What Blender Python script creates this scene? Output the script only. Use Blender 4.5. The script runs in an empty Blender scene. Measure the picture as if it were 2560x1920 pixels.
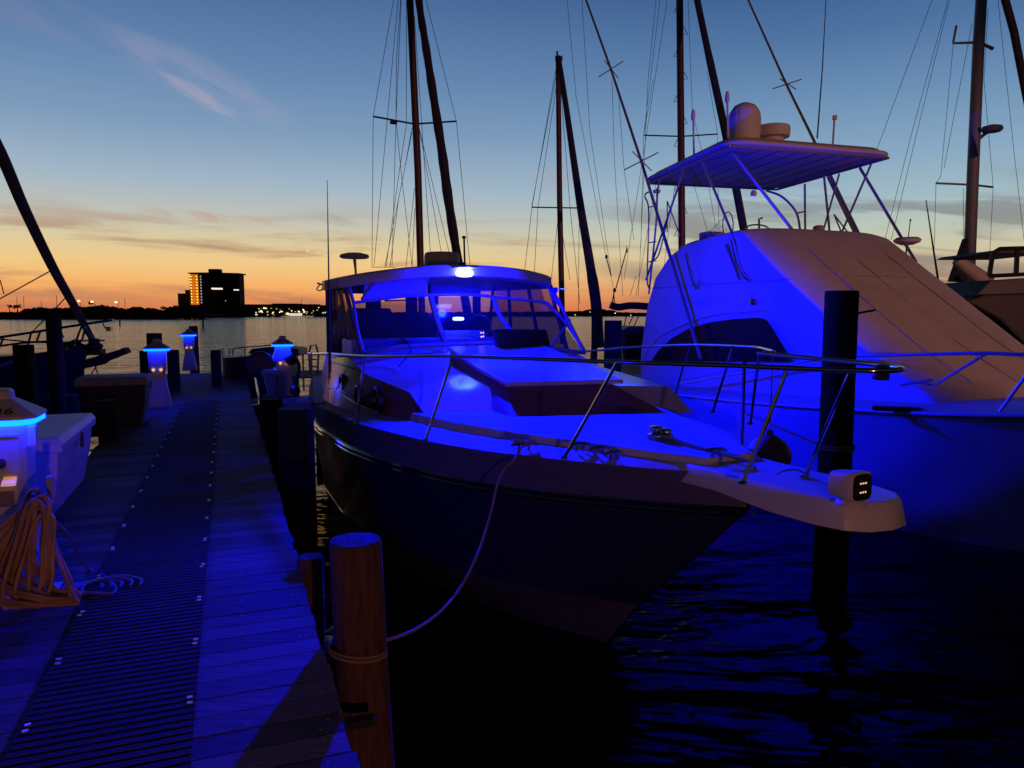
import bpy, bmesh, math, random
from math import sin, cos, tan, atan, atan2, radians, pi, sqrt
from mathutils import Vector, Matrix
random.seed(7)
S = bpy.context.scene
COL = S.collection

# ---------------------------------------------------------------- camera
F = 1849.0; TH = atan((960-783)/F); CH = 1.5           # metres above the dock boards
cam = bpy.data.cameras.new('camera'); co = bpy.data.objects.new('camera', cam); COL.objects.link(co)
cam.sensor_width = 36.0; cam.lens = F/2560*36.0; cam.clip_start = 0.05; cam.clip_end = 6000
co.location = (0, 0, CH); co.rotation_euler = (pi/2-TH, 0, 0)
S.camera = co
S.view_settings.view_transform = 'Standard'; S.view_settings.look = 'None'
S.view_settings.exposure = 0; S.view_settings.gamma = 1
S.cycles.use_denoising = True
S.cycles.max_bounces = 8; S.cycles.transparent_max_bounces = 16
S.cycles.sample_clamp_indirect = 4

def srgb(r, g, b):
    f = lambda c: (c/255/12.92) if c/255 <= .04045 else ((c/255+.055)/1.055)**2.4
    return (f(r), f(g), f(b), 1)

# ---------------------------------------------------------------- world: dusk sky
W = bpy.data.worlds.new('World'); S.world = W; W.use_nodes = True
nt = W.node_tree; nt.nodes.clear()
def N(t, **k):
    n = nt.nodes.new(t)
    for a, v in k.items(): setattr(n, a, v)
    return n
def L(a, b): nt.links.new(a, b)
def M(op, a, b=None, c=None, clamp=False):
    n = N('ShaderNodeMath', operation=op); n.use_clamp = clamp
    for i, v in enumerate((a, b, c)):
        if v is None: continue
        if isinstance(v, (int, float)): n.inputs[i].default_value = v
        else: L(v, n.inputs[i])
    return n.outputs[0]
def ramp(fac, stops, interp='LINEAR'):
    n = N('ShaderNodeValToRGB'); cr = n.color_ramp; cr.interpolation = interp
    while len(cr.elements) > 1: cr.elements.remove(cr.elements[0])
    cr.elements[0].position = stops[0][0]; cr.elements[0].color = stops[0][1]
    for p, c in stops[1:]:
        e = cr.elements.new(p); e.color = c
    L(fac, n.inputs[0]); return n.outputs[0]
def mix(f, a, b, mode='MIX'):
    n = N('ShaderNodeMix', data_type='RGBA', blend_type=mode)
    if isinstance(f, (int, float)): n.inputs[0].default_value = f
    else: L(f, n.inputs[0])
    for i, v in ((6, a), (7, b)):
        if isinstance(v, tuple): n.inputs[i].default_value = v
        else: L(v, n.inputs[i])
    return n.outputs[2]
def smooth(v, a, b):
    n = N('ShaderNodeMapRange', interpolation_type='SMOOTHSTEP'); L(v, n.inputs[0])
    n.inputs[1].default_value = a; n.inputs[2].default_value = b; return n.outputs[0]
tc = N('ShaderNodeTexCoord'); sep = N('ShaderNodeSeparateXYZ'); L(tc.outputs['Generated'], sep.inputs[0])
X, Y, Z = sep.outputs
el = M('MULTIPLY', M('ARCSINE', Z), 180/pi)
az = M('MULTIPLY', M('ARCTAN2', X, Y), 180/pi)
elc = M('DIVIDE', M('MAXIMUM', el, 0), 40, clamp=True)
g = lambda *c: srgb(*c)
left = ramp(elc, [(0, g(226, 108, 62)), (.018, g(240, 144, 80)), (.05, g(248, 178, 104)), (.085, g(242, 200, 132)), (.125, g(222, 204, 158)),
                  (.17, g(192, 194, 182)), (.23, g(162, 182, 198)), (.32, g(126, 156, 188)), (.42, g(100, 134, 176)), (.56, g(72, 104, 152)), (.66, g(20, 36, 70)), (1, g(4, 8, 24))])
right = ramp(elc, [(0, g(214, 116, 74)), (.03, g(206, 138, 96)), (.07, g(206, 176, 136)), (.11, g(206, 198, 164)), (.15, g(186, 198, 184)), (.2, g(160, 186, 196)),
                  (.27, g(136, 168, 194)), (.37, g(106, 142, 180)), (.46, g(80, 116, 162)), (.56, g(54, 90, 140)), (.66, g(18, 34, 66)), (1, g(4, 8, 24))])
sky = mix(smooth(az, -12, 24), left, right)
# cloud bands
def noise(sx, sy, scale, detail, dist=0.0, off=0.0, tilt=0.0):
    cv = N('ShaderNodeCombineXYZ')
    L(M('MULTIPLY', M('ADD', az, off), sx), cv.inputs[0]); L(M('MULTIPLY', M('ADD', el, M('MULTIPLY', az, tilt)), sy), cv.inputs[1])
    n = N('ShaderNodeTexNoise'); n.inputs['Scale'].default_value = scale; n.inputs['Detail'].default_value = detail
    n.inputs['Roughness'].default_value = .55; n.inputs['Distortion'].default_value = dist
    L(cv.outputs[0], n.inputs['Vector']); return n.outputs['Fac']
n1 = noise(.055, .55, 1.0, 5, .4)
band_l = M('MULTIPLY', smooth(n1, .50, .66), M('SUBTRACT', 1, smooth(el, 4.5, 8.5)))
band_l = M('MULTIPLY', band_l, M('SUBTRACT', 1, smooth(az, 4, 12)))
sky = mix(M('MULTIPLY', band_l, .72), sky, g(168, 118, 98))
n2 = noise(.06, .50, 1.1, 6, .7, 40, .12)
band_r = M('MULTIPLY', smooth(n2, .44, .60), M('SUBTRACT', 1, smooth(el, 6, 10.5)))
band_r = M('MULTIPLY', band_r, smooth(az, 3, 12))
sky = mix(M('MULTIPLY', band_r, .62), sky, g(112, 104, 112))
# thin pale wisps high on the left
def blob(a0, e0, dx, dy, rot):
    da = M('SUBTRACT', az, a0); de = M('SUBTRACT', el, e0)
    c, s = cos(rot), sin(rot)
    u = M('ADD', M('MULTIPLY', da, c), M('MULTIPLY', de, s)); v = M('SUBTRACT', M('MULTIPLY', de, c), M('MULTIPLY', da, s))
    r = M('ADD', M('POWER', M('ABSOLUTE', M('DIVIDE', u, dx)), 2), M('POWER', M('ABSOLUTE', M('DIVIDE', v, dy)), 2))
    return M('SUBTRACT', 1, smooth(r, 0, 1))
n3 = noise(.25, .9, .8, 6, .8, 11, .35)
for (a0, e0, dx, dy, rot, amt, colr) in ((-22.3, 14.7, 3.0, .6, -.44, .5, (206, 178, 184)), (-22, 15.6, 7.5, 1.9, -.38, .30, (170, 164, 190)), (-32, 18.3, 9, 1.6, -.2, .14, (170, 150, 176)),
                                   (-21.8, 6.7, 5.5, .5, -.06, .45, (196, 140, 116)), (-13.5, 6.9, 2.4, .5, -.2, .35, (150, 140, 140)), (3.5, 10.2, 2.8, 1.4, .3, .25, (176, 150, 160))):
    m = M('MULTIPLY', blob(a0, e0, dx, dy, rot), smooth(n3, .34, .62))
    sky = mix(M('MULTIPLY', m, amt), sky, g(*colr))
# evening planet
vd = Vector(((769-1280)/F, cos(TH)+(960-628)/F*sin(TH), -sin(TH)+(960-628)/F*cos(TH))).normalized()
dp = N('ShaderNodeVectorMath', operation='DOT_PRODUCT'); L(tc.outputs['Generated'], dp.inputs[0]); dp.inputs[1].default_value = vd
sky = mix(smooth(dp.outputs['Value'], cos(radians(.055)), cos(radians(.02))), sky, (1.2, 1.1, .95, 1))
# the sky behind the camera is already dark
back = smooth(Y, .5, .83)
sky = mix(M('MULTIPLY', M('SUBTRACT', 1, back), .93), sky, (.002, .003, .008, 1))
below = smooth(el, -1.5, -.1)
sky = mix(M('SUBTRACT', 1, below), sky, (.004, .004, .008, 1))
bg = N('ShaderNodeBackground'); L(sky, bg.inputs[0]); bg.inputs[1].default_value = 1.0
wo = N('ShaderNodeOutputWorld'); L(bg.outputs[0], wo.inputs[0])

# ---------------------------------------------------------------- sodium light from the quay behind the camera
def warm(name, typ, loc, e, rad, aim=None, ang=40, blend=.4):
    l_ = bpy.data.lights.new(name, typ); l_.energy = e; l_.color = (1, .37, .27); l_.shadow_soft_size = rad
    q = bpy.data.objects.new(name, l_); COL.objects.link(q); q.location = loc
    if aim:
        l_.spot_size = radians(ang); l_.spot_blend = blend
        q.rotation_euler = (Vector(aim)-Vector(loc)).to_track_quat('-Z', 'Y').to_euler()
warm('quay_lamp', 'SPOT', (20, -16, 4.5), 10000, .2, (9.3, 10, 5.0), 26, .35)
warm('dock_lamp', 'SPOT', (1.2, -1.8, .85), 165, .05, (-.7, 5.2, .72), 58, .3)

# ---------------------------------------------------------------- pixel -> world survey helpers (photo is 2560x1920)
def ray(px, py):
    u = -(py-960)/F
    return Vector(((px-1280)/F, cos(TH)+u*sin(TH), -sin(TH)+u*cos(TH)))
def PY(px, py, y): r = ray(px, py); return Vector((0, 0, CH))+r*(y/r.y)
def PZ(px, py, z): r = ray(px, py); return Vector((0, 0, CH))+r*((z-CH)/r.z)
class Frame:                       # boat frame: x to starboard, y to the bow
    def __init__(s, ox, oy, deg):
        a = radians(deg); s.o = Vector((ox, oy, 0)); s.ex = Vector((-cos(a), -sin(a), 0)); s.ey = Vector((sin(a), -cos(a), 0)); s.a = a
    def w(s, x, y, z): return s.o+s.ex*x+s.ey*y+Vector((0, 0, z))
    def onX(s, px, py, x):
        r = ray(px, py); return Vector((0, 0, CH))+r*((x+s.o.dot(s.ex))/r.dot(s.ex))
    def onY(s, px, py, y):
        r = ray(px, py); return Vector((0, 0, CH))+r*((y+s.o.dot(s.ey))/r.dot(s.ey))

# ---------------------------------------------------------------- materials
MATS = {}
def mat(name, col, rough=.5, metal=0, emit=None, es=1, coat=0, var=0, vs=8, bump=0, bs=40, stretch=None, trans=0, alpha=1, island=0, spec=None, brough=None):
    if name in MATS: return MATS[name]
    m = bpy.data.materials.new(name); m.use_nodes = True; t = m.node_tree; b = t.nodes['Principled BSDF']
    c = tuple(col[:3])+(1,)
    b.inputs['Base Color'].default_value = c; b.inputs['Roughness'].default_value = rough; b.inputs['Metallic'].default_value = metal
    b.inputs['Coat Weight'].default_value = coat; b.inputs['Coat Roughness'].default_value = .08
    b.inputs['Transmission Weight'].default_value = trans; b.inputs['Alpha'].default_value = alpha
    if spec is not None: b.inputs['Specular IOR Level'].default_value = spec
    if emit: b.inputs['Emission Color'].default_value = tuple(emit[:3])+(1,); b.inputs['Emission Strength'].default_value = es
    tcn = t.nodes.new('ShaderNodeTexCoord'); mp = t.nodes.new('ShaderNodeMapping'); t.links.new(tcn.outputs['Object'], mp.inputs[0])
    if stretch: mp.inputs['Scale'].default_value = stretch
    if var or island:
        n = t.nodes.new('ShaderNodeTexNoise'); n.inputs['Scale'].default_value = vs; n.inputs['Detail'].default_value = 6
        t.links.new(mp.outputs[0], n.inputs['Vector'])
        mr = t.nodes.new('ShaderNodeMapRange'); t.links.new(n.outputs['Fac'], mr.inputs[0])
        mr.inputs[1].default_value = .3; mr.inputs[2].default_value = .7; mr.inputs[3].default_value = 1-var; mr.inputs[4].default_value = 1+var
        val = mr.outputs[0]
        if island:
            gm = t.nodes.new('ShaderNodeNewGeometry'); m2 = t.nodes.new('ShaderNodeMapRange')
            t.links.new(gm.outputs['Random Per Island'], m2.inputs[0]); m2.inputs[3].default_value = 1-island; m2.inputs[4].default_value = 1+island
            mm = t.nodes.new('ShaderNodeMath'); mm.operation = 'MULTIPLY'; t.links.new(val, mm.inputs[0]); t.links.new(m2.outputs[0], mm.inputs[1]); val = mm.outputs[0]
        vm = t.nodes.new('ShaderNodeVectorMath'); vm.operation = 'SCALE'; vm.inputs[0].default_value = c[:3]; t.links.new(val, vm.inputs['Scale'])
        t.links.new(vm.outputs[0], b.inputs['Base Color'])
    if bump:
        n = t.nodes.new('ShaderNodeTexNoise'); n.inputs['Scale'].default_value = bs; n.inputs['Detail'].default_value = 5
        t.links.new(mp.outputs[0], n.inputs['Vector'])
        bp = t.nodes.new('ShaderNodeBump'); bp.inputs['Strength'].default_value = bump; bp.inputs['Distance'].default_value = .02
        t.links.new(n.outputs['Fac'], bp.inputs['Height']); t.links.new(bp.outputs[0], b.inputs['Normal'])
    MATS[name] = m; return m
WHITE = mat('gelcoat white', (.60, .60, .60), .35, spec=.2, var=.05, vs=3, bump=.02, bs=6)
WHITE2 = mat('old gelcoat white', (.60, .57, .52), .5, spec=.2, var=.08, vs=2.5, bump=.03, bs=5)
NONSKID = mat('nonskid deck', (.55, .55, .55), .6, var=.08, vs=6, bump=.25, bs=220, spec=.04)
CABTOP = mat('brushed cabin top', (.55, .55, .55), .14, spec=.45, bump=.10, bs=60, stretch=(1, 9, 1))
NAVY = mat('navy gelcoat', (.022, .026, .10), .32, coat=.12, spec=.3, bump=.03, bs=3)
BOTTOM = mat('bottom paint', (.08, .07, .13), .6, var=.2, vs=3)
BLACK = mat('black plastic', (.012, .012, .014), .45)
DARKV = mat('dark vinyl', (.02, .02, .03), .5, bump=.1, bs=15)
STEEL = mat('stainless', (.62, .62, .64), .12, metal=1)
ALU = mat('aluminium tube', (.42, .42, .44), .35, metal=.7)
CANVAS = mat('canvas', (.30, .32, .38), .85, bump=.2, bs=30, var=.1)
TAN = mat('tan vinyl', (.35, .30, .24), .7)
WOODM = mat('varnish mast', (.09, .03, .03), .45, var=.2, vs=5)
DARKMAST = mat('dark furled sail', (.03, .03, .055), .8, var=.25, vs=6, bump=.4, bs=12)
GREYMAST = mat('grey mast', (.30, .33, .36), .5, var=.1)
WIRE = mat('rig wire', (.05, .05, .06), .5)
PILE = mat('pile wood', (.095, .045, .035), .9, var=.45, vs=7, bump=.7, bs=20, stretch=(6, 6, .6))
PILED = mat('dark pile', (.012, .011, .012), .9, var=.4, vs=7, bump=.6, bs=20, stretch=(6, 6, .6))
PLANK = mat('dock board', (.10, .088, .08), .75, var=.35, vs=4, bump=.4, bs=30, stretch=(1.2, 14, 14), island=.5, spec=.25)
FRAMEW = mat('dock frame', (.06, .05, .045), .9, var=.3)
MATM = mat('ribbed mat', (.05, .05, .058), .8, spec=.08, var=.1, vs=10, island=.12)
ROPE = mat('rope', (.36, .26, .19), .9, bump=.8, bs=160, stretch=(1, 1, 2))
CORDM = mat('power cord', (.42, .24, .07), .55, var=.35, vs=9)
PEDM = mat('pedestal fibreglass', (.52, .50, .48), .5, var=.08, vs=6, bump=.1, bs=40)
BOXM = mat('dock box fibreglass', (.56, .54, .52), .5, var=.1, vs=4, bump=.1, bs=20)
RING = mat('lit ring', (.1, .4, .6), .4, emit=(.0, .0058, 1.0), es=110)
EYE = mat('lit socket', (.5, .3, .1), .5, emit=(1.0, .50, .28), es=.9)
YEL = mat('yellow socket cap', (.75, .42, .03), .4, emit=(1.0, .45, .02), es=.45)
LED = mat('led core', (1, 1, 1), .3, emit=(.75, .86, 1.0), es=4)
LEDW = mat('led warm reflection', (1, 1, 1), .3, emit=(1.0, .50, .30), es=1.1)  # weak glow paints warm reflections into the searchlight leds
REDF = mat('fender vinyl', (.40, .15, .13), .5, var=.15)
INK = mat('black paint', (.012, .012, .012), .6)
NETM = mat('net cord', (.1, .1, .1), .9)
def glass(name, tint=(.8, .85, .9), refl=.12, op=.12):
    m = bpy.data.materials.new(name); m.use_nodes = True; t = m.node_tree; t.nodes.clear()
    tr = t.nodes.new('ShaderNodeBsdfTransparent'); tr.inputs[0].default_value = tint+(1,)
    gl = t.nodes.new('ShaderNodeBsdfGlossy'); gl.inputs['Roughness'].default_value = .08
    df = t.nodes.new('ShaderNodeBsdfDiffuse'); df.inputs[0].default_value = (.3, .3, .32, 1)
    tcn = t.nodes.new('ShaderNodeTexCoord'); mp = t.nodes.new('ShaderNodeMapping'); mp.inputs['Scale'].default_value = (6, 6, .8)
    n = t.nodes.new('ShaderNodeTexNoise'); n.inputs['Scale'].default_value = 2.5; t.links.new(tcn.outputs['Object'], mp.inputs[0]); t.links.new(mp.outputs[0], n.inputs['Vector'])
    bp = t.nodes.new('ShaderNodeBump'); bp.inputs['Strength'].default_value = .5; t.links.new(n.outputs['Fac'], bp.inputs['Height']); t.links.new(bp.outputs[0], gl.inputs['Normal'])
    m1 = t.nodes.new('ShaderNodeMixShader'); m1.inputs[0].default_value = op; t.links.new(tr.outputs[0], m1.inputs[1]); t.links.new(df.outputs[0], m1.inputs[2])
    m2 = t.nodes.new('ShaderNodeMixShader'); m2.inputs[0].default_value = refl; t.links.new(m1.outputs[0], m2.inputs[1]); t.links.new(gl.outputs[0], m2.inputs[2])
    o = t.nodes.new('ShaderNodeOutputMaterial'); t.links.new(m2.outputs[0], o.inputs[0]); return m
GLASS = glass('windshield glass', (.62, .66, .72), .05, .03)
VINYL = glass('clear vinyl', (.66, .58, .55), .04, .16)
TINT = mat('tinted window', (.008, .008, .012), .2, spec=.15)

# ---------------------------------------------------------------- mesh builder
def wmat(o):
    m = Matrix.Identity(4)
    while o is not None: m = o.matrix_basis @ m; o = o.parent
    return m
def sprops(o, label=None, cat=None, group=None, kind=None):
    for k, v in (('label', label), ('category', cat), ('group', group), ('kind', kind)):
        if v: o[k] = v
    return o
def thing(name, label, cat, loc=(0, 0, 0), rz=0, group=None):
    o = bpy.data.objects.new(name, None); COL.objects.link(o); o.location = loc; o.rotation_euler = (0, 0, rz)
    return sprops(o, label, cat, group)
class MB:
    def __init__(s): s.v = []; s.f = []
    def add(s, vs, fs):
        k = len(s.v); s.v += [tuple(p) for p in vs]; s.f += [tuple(i+k for i in f) for f in fs]; return s
    def box(s, c, d, rz=0, rot=None):
        c = Vector(c); R = rot if rot is not None else Matrix.Rotation(rz, 3, 'Z')
        h = [x/2 for x in d]
        vs = [c+R@Vector((i*h[0], j*h[1], k*h[2])) for k in (-1, 1) for j in (-1, 1) for i in (-1, 1)]
        return s.add(vs, [(0, 2, 3, 1), (4, 5, 7, 6), (0, 1, 5, 4), (2, 6, 7, 3), (0, 4, 6, 2), (1, 3, 7, 5)])
    def loft(s, rings, close=True, caps=True):
        n = len(rings[0]); k = len(s.v)
        for r in rings: s.v += [tuple(p) for p in r]
        m = n if close else n-1
        for i in range(len(rings)-1):
            for j in range(m):
                a = k+i*n+j; b = k+i*n+(j+1) % n
                s.f.append((a, b, b+n, a+n))
        if caps and close:
            s.f.append(tuple(k+j for j in range(n))[::-1]); s.f.append(tuple(k+(len(rings)-1)*n+j for j in range(n)))
        return s
    def tube(s, pts, r, n=8, closed=False, caps=True, sq=1.0):
        pts = [Vector(p) for p in pts]; m = len(pts)
        rs = r if isinstance(r, (list, tuple)) else [r]*m
        up = None; rings = []
        for i in range(m):
            if closed: d = pts[(i+1) % m]-pts[i-1]
            else: d = pts[min(i+1, m-1)]-pts[max(i-1, 0)]
            if d.length < 1e-9: d = Vector((0, 0, 1))
            d.normalize()
            if up is None:
                up = Vector((0, 0, 1)) if abs(d.z) < .9 else Vector((1, 0, 0))
            up = up-d*up.dot(d)
            if up.length < 1e-6: up = d.orthogonal()
            up.normalize(); sd = d.cross(up)
            rings.append([pts[i]+(sd*cos(2*pi*j/n)+up*sin(2*pi*j/n)*sq)*rs[i] for j in range(n)])
        if closed: rings.append(rings[0])
        return s.loft(rings, True, caps and not closed)
    def lathe(s, prof, c, n=20, ax=None, sx=1, sy=1):
        c = Vector(c)
        R = Matrix.Identity(3) if ax is None else Vector(ax).to_track_quat('Z', 'Y').to_matrix()
        return s.loft([[c+R@Vector((cos(2*pi*j/n)*r*sx, sin(2*pi*j/n)*r*sy, z)) for j in range(n)] for r, z in prof])
    def prism(s, poly, d):      # poly: world points, d: thickness vector
        d = Vector(d); p = [Vector(q) for q in poly]
        return s.loft([p, [q+d for q in p]])
    def build(s, name, m, parent=None, smooth=False, bev=0, seg=2):
        me = bpy.data.meshes.new(name); inv = wmat(parent).inverted() if parent is not None else None
        vs = [inv @ Vector(v) for v in s.v] if inv else s.v
        me.from_pydata([tuple(v) for v in vs], [], s.f); me.validate()
        bm = bmesh.new(); bm.from_mesh(me); bmesh.ops.remove_doubles(bm, verts=bm.verts, dist=1e-5)
        bmesh.ops.recalc_face_normals(bm, faces=bm.faces)
        if bev: bmesh.ops.bevel(bm, geom=[e for e in bm.edges if len(e.link_faces) == 2 and e.calc_face_angle(0) > .5], offset=bev, segments=seg, affect='EDGES', clamp_overlap=True, profile=.6)
        bm.to_mesh(me); bm.free()
        me.materials.append(m)
        if smooth:
            me.polygons.foreach_set('use_smooth', [True]*len(me.polygons)); me.set_sharp_from_angle(angle=radians(38))
        o = bpy.data.objects.new(name, me); COL.objects.link(o)
        if parent is not None: o.parent = parent
        return o
def struct(o): o['kind'] = 'structure'; return o
def lerp(a, b, t): return a+(b-a)*t
def table(tb, y):
    tb = sorted(tb)
    if y <= tb[0][0]: return tb[0][1]
    for (a, va), (b, vb) in zip(tb, tb[1:]):
        if y <= b:
            t = (y-a)/(b-a); return va+(vb-va)*t
    return tb[-1][1]
def arc(pts, n=6):            # Catmull-Rom through points
    pts = [Vector(p) for p in pts]; out = []
    P = [pts[0]*2-pts[1]]+pts+[pts[-1]*2-pts[-2]]
    for i in range(1, len(P)-2):
        for k in range(n):
            t = k/n; a, b, c, d = P[i-1], P[i], P[i+1], P[i+2]
            out.append(.5*((2*b)+(c-a)*t+(2*a-5*b+4*c-d)*t*t+(3*b-a-3*c+d)*t**3))
    out.append(pts[-1]); return out

WL = -1.4
# ================================================================ water
wm = bpy.data.materials.new('water'); wm.use_nodes = True; t = wm.node_tree; b = t.nodes['Principled BSDF']
b.inputs['Base Color'].default_value = (.003, .005, .010, 1); b.inputs['Roughness'].default_value = .11; b.inputs['IOR'].default_value = 1.33; b.inputs['Specular IOR Level'].default_value = .14
tcn = t.nodes.new('ShaderNodeTexCoord'); bp = None; prev = None
for sc_, dist, st, strech in ((.55, .60, 1.0, (.6, 1.3, 1)), (2.2, .03, .6, (.8, 1.5, 1)), (.12, .7, .5, (.6, 1.5, 1))):
    mp = t.nodes.new('ShaderNodeMapping'); mp.inputs['Scale'].default_value = strech; t.links.new(tcn.outputs['Object'], mp.inputs[0])
    n = t.nodes.new('ShaderNodeTexNoise'); n.inputs['Scale'].default_value = sc_; n.inputs['Detail'].default_value = 4; n.inputs['Distortion'].default_value = .4
    t.links.new(mp.outputs[0], n.inputs['Vector'])
    bp = t.nodes.new('ShaderNodeBump'); bp.inputs['Strength'].default_value = st; bp.inputs['Distance'].default_value = dist
    t.links.new(n.outputs['Fac'], bp.inputs['Height'])
    if prev: t.links.new(prev.outputs[0], bp.inputs['Normal'])
    prev = bp
t.links.new(prev.outputs[0], b.inputs['Normal'])
w = MB(); w.add([(-3000, -400, WL), (3000, -400, WL), (3000, 5000, WL), (-3000, 5000, WL)], [(0, 1, 2, 3)])
struct(w.build('water', wm))

# ================================================================ dock
DA = radians(21); DD = Vector((-sin(DA), cos(DA), 0)); DR = Vector((cos(DA), sin(DA), 0))
def D(s, t_, z=0): return DR*s+DD*t_+Vector((0, 0, z))
DRZ = DA
SL, SR = -1.42, .355
dock = struct(thing('dock', 'weathered timber dock running out between the moored boats', 'dock')); del dock['category']; del dock['label']
bo = MB(); tt = -1.0
while tt < 20.0:
    w_ = .138; jl = random.uniform(-.02, .02); jr = random.uniform(-.012, .012)
    sl_ = SL+jl-(0 if not 18.0 < tt else 2.2); sr_ = SR+jr+(3.0 if tt > 18.0 else 0)
    bo.box(D((sl_+sr_)/2, tt+w_/2, -.02+random.uniform(-.001, .001)), (sr_-sl_, w_-.008, .04), DRZ+random.uniform(-.002, .002)); tt += w_
bo.build('boards', PLANK, dock)
b = MB(); tt = -1.0
while tt < 14:
    for s_ in (SL+.05, SL+.09, -.95, .02, SR-.05, SR-.09): b.box(D(s_+random.uniform(-.006, .006), tt+random.choice((.035, .1))+random.uniform(-.006, .006), .0005), (.007, .007, .003), DRZ)
    tt += .138
o = b.build('nail_heads', mat('nail', (.3, .3, .32), .4, metal=.8), dock); o['kind'] = 'stuff'
fr = MB()
fr.box(D(SL+.06, 9.5, -.16), (.07, 20.8, .23), DRZ); fr.box(D(SR-.06, 9.5, -.16), (.07, 20.8, .23), DRZ); fr.box(D(-.5, 9.5, -.16), (.07, 20.8, .23), DRZ)
fr.build('stringers', FRAMEW, dock)
mt = thing('walkway_mat', 'ribbed dark walkway mat screwed down along the middle of the dock', 'mat', D(-.45, 1.5, 0))
mm_ = MB(); tt = 1.2
while tt < 13.6:
    mm_.box(D(-.455, tt, .009), (.585, .030, .014), DRZ); tt += .0475
for s_ in (-.70, -.455, -.20): mm_.box(D(s_, 7.4, .003), (.03, 12.4, .006), DRZ)
mm_.build('ribs', MATM, mt)
sc2 = MB(); tt = 1.35
SCREW = mat('screw head', (.8, .8, .85), .35, metal=.2)
k = 0
while tt < 13.4:
    for s_ in (-.185, -.725):
        for dt in (-.022, .022): sc2.box(D(s_+random.uniform(-.004, .004), tt+dt, .0185), (.020, .011, .005), DRZ+random.uniform(-.3, .3))
    tt += .545
o = sc2.build('screws', SCREW, mt); o['kind'] = 'stuff'
# finger piers
def finger(name, label, s0, s1, t0, w_, z=0, mate=PLANK):
    o = thing(name, label, 'pier', D((s0+s1)/2, t0, z)); m = MB(); s_ = min(s0, s1)
    while s_ < max(s0, s1):
        m.box(D(s_+.07, t0, z-.02), (.13, w_, .04), DRZ); s_ += .138
    m.build('boards', mate, o)
    m = MB()
    for e in (-1, 1): m.box(D((s0+s1)/2, t0+e*(w_/2-.05), z-.16), (abs(s1-s0), .07, .22), DRZ)
    m.build('stringers', FRAMEW, o); return o
finger('finger_pier', 'blue lit finger pier running right behind the lighthouse shaped pedestal', SR+.01, 3.3, 13.2, 1.0)
finger('finger_pier', 'low dark finger pier running left beyond the pale dock box', SL-.01, -7.5, 12.6, .8, -.04)
finger('finger_pier', 'farther dark finger pier at the left under the moored bowsprit', SL-.01, -9.5, 15.6, .8, -.02)

# ================================================================ piles
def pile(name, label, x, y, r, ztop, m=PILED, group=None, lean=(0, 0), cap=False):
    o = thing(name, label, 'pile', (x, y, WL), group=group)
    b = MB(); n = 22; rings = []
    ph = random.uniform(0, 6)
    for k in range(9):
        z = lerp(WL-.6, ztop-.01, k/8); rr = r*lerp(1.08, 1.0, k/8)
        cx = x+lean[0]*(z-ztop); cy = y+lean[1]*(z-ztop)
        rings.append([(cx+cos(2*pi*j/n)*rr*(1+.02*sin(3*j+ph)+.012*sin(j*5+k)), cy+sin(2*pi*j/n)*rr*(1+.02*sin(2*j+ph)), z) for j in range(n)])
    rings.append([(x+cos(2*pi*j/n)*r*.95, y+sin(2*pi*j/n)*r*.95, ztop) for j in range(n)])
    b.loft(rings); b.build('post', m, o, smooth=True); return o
p = PY(888, 1352, 3.42); npile = (p.x, p.y)
o = pile('mooring_pile', 'reddish brown wooden pile in the foreground against the dock edge', p.x, p.y, .122, p.z, PILE, lean=(-.035, 0))
b = MB(); b.lathe([(.06, 0), (.118, .001), (.118, .006), (.0, .007)], (p.x, p.y, p.z), 22); b.build('end_grain', mat('end grain', (.035, .03, .028), .9, var=.5, vs=12, bump=.8, bs=60), o)
b = MB()
for dz, rr in ((0, .012), (.019, .011)):
    q = [(p.x-.035*-.02+cos(a*pi/16)*.137, p.y+sin(a*pi/16)*.137, -.115+dz+.022*cos(a*pi/16+2.6)) for a in range(32)]
    b.tube(q, rr*.62, 6, closed=True)
sprops(b.build('rope_loop', ROPE), 'tan rope looped twice around the foreground reddish pile', 'rope')
b = MB(); q = PY(900, 1805, 3.1); b.box(q, (.13, .05, .035), .3); b.build('bracket', BLACK, o)
q = D(SR+.27, 7.55); pile('mooring_pile', 'dark pile with a rounded black fender beside the dock edge near the boat stern', q.x, q.y, .15, .60, group=None)
q = PY(738, 1020, 6.7); pile('mooring_pile', 'thick black pile nearest the cruiser hull beside the dock', q.x, q.y, .16, q.z)
q = D(SR+.12, 9.6); pile('mooring_pile', 'dark square topped pile just behind the one beside the dock edge', q.x, q.y, .14, .44)
q = PY(775, 1390, 4.25); pile('mooring_pile', 'brown pile stub mostly hidden behind the foreground reddish pile', q.x, q.y, .075, q.z, PILE)
q = PY(2105, 727, 7.4); rp = q
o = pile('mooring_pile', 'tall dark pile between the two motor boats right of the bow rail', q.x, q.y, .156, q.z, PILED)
b = MB(); q2 = PY(2098, 1120, 7.4)
for dz in (0, .03): b.tube([(rp.x+cos(a*pi/12)*.172, rp.y+sin(a*pi/12)*.172, q2.z+dz) for a in range(24)], .012, 6, closed=True)
b.tube(arc([(rp.x-.16, rp.y, q2.z+.03), PY(1960, 1075, 8.3), PY(1850, 1028, 9.3)], 5), .012, 6)
sprops(b.build('mooring_line', ROPE), 'pale mooring line tied round the tall dark pile', 'rope')
b = MB(); b.tube([rp+Vector((.15, -.05, -.22)), rp+Vector((.3, -.08, -.19))], .012, 6); b.build('hook', STEEL, o)
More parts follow.
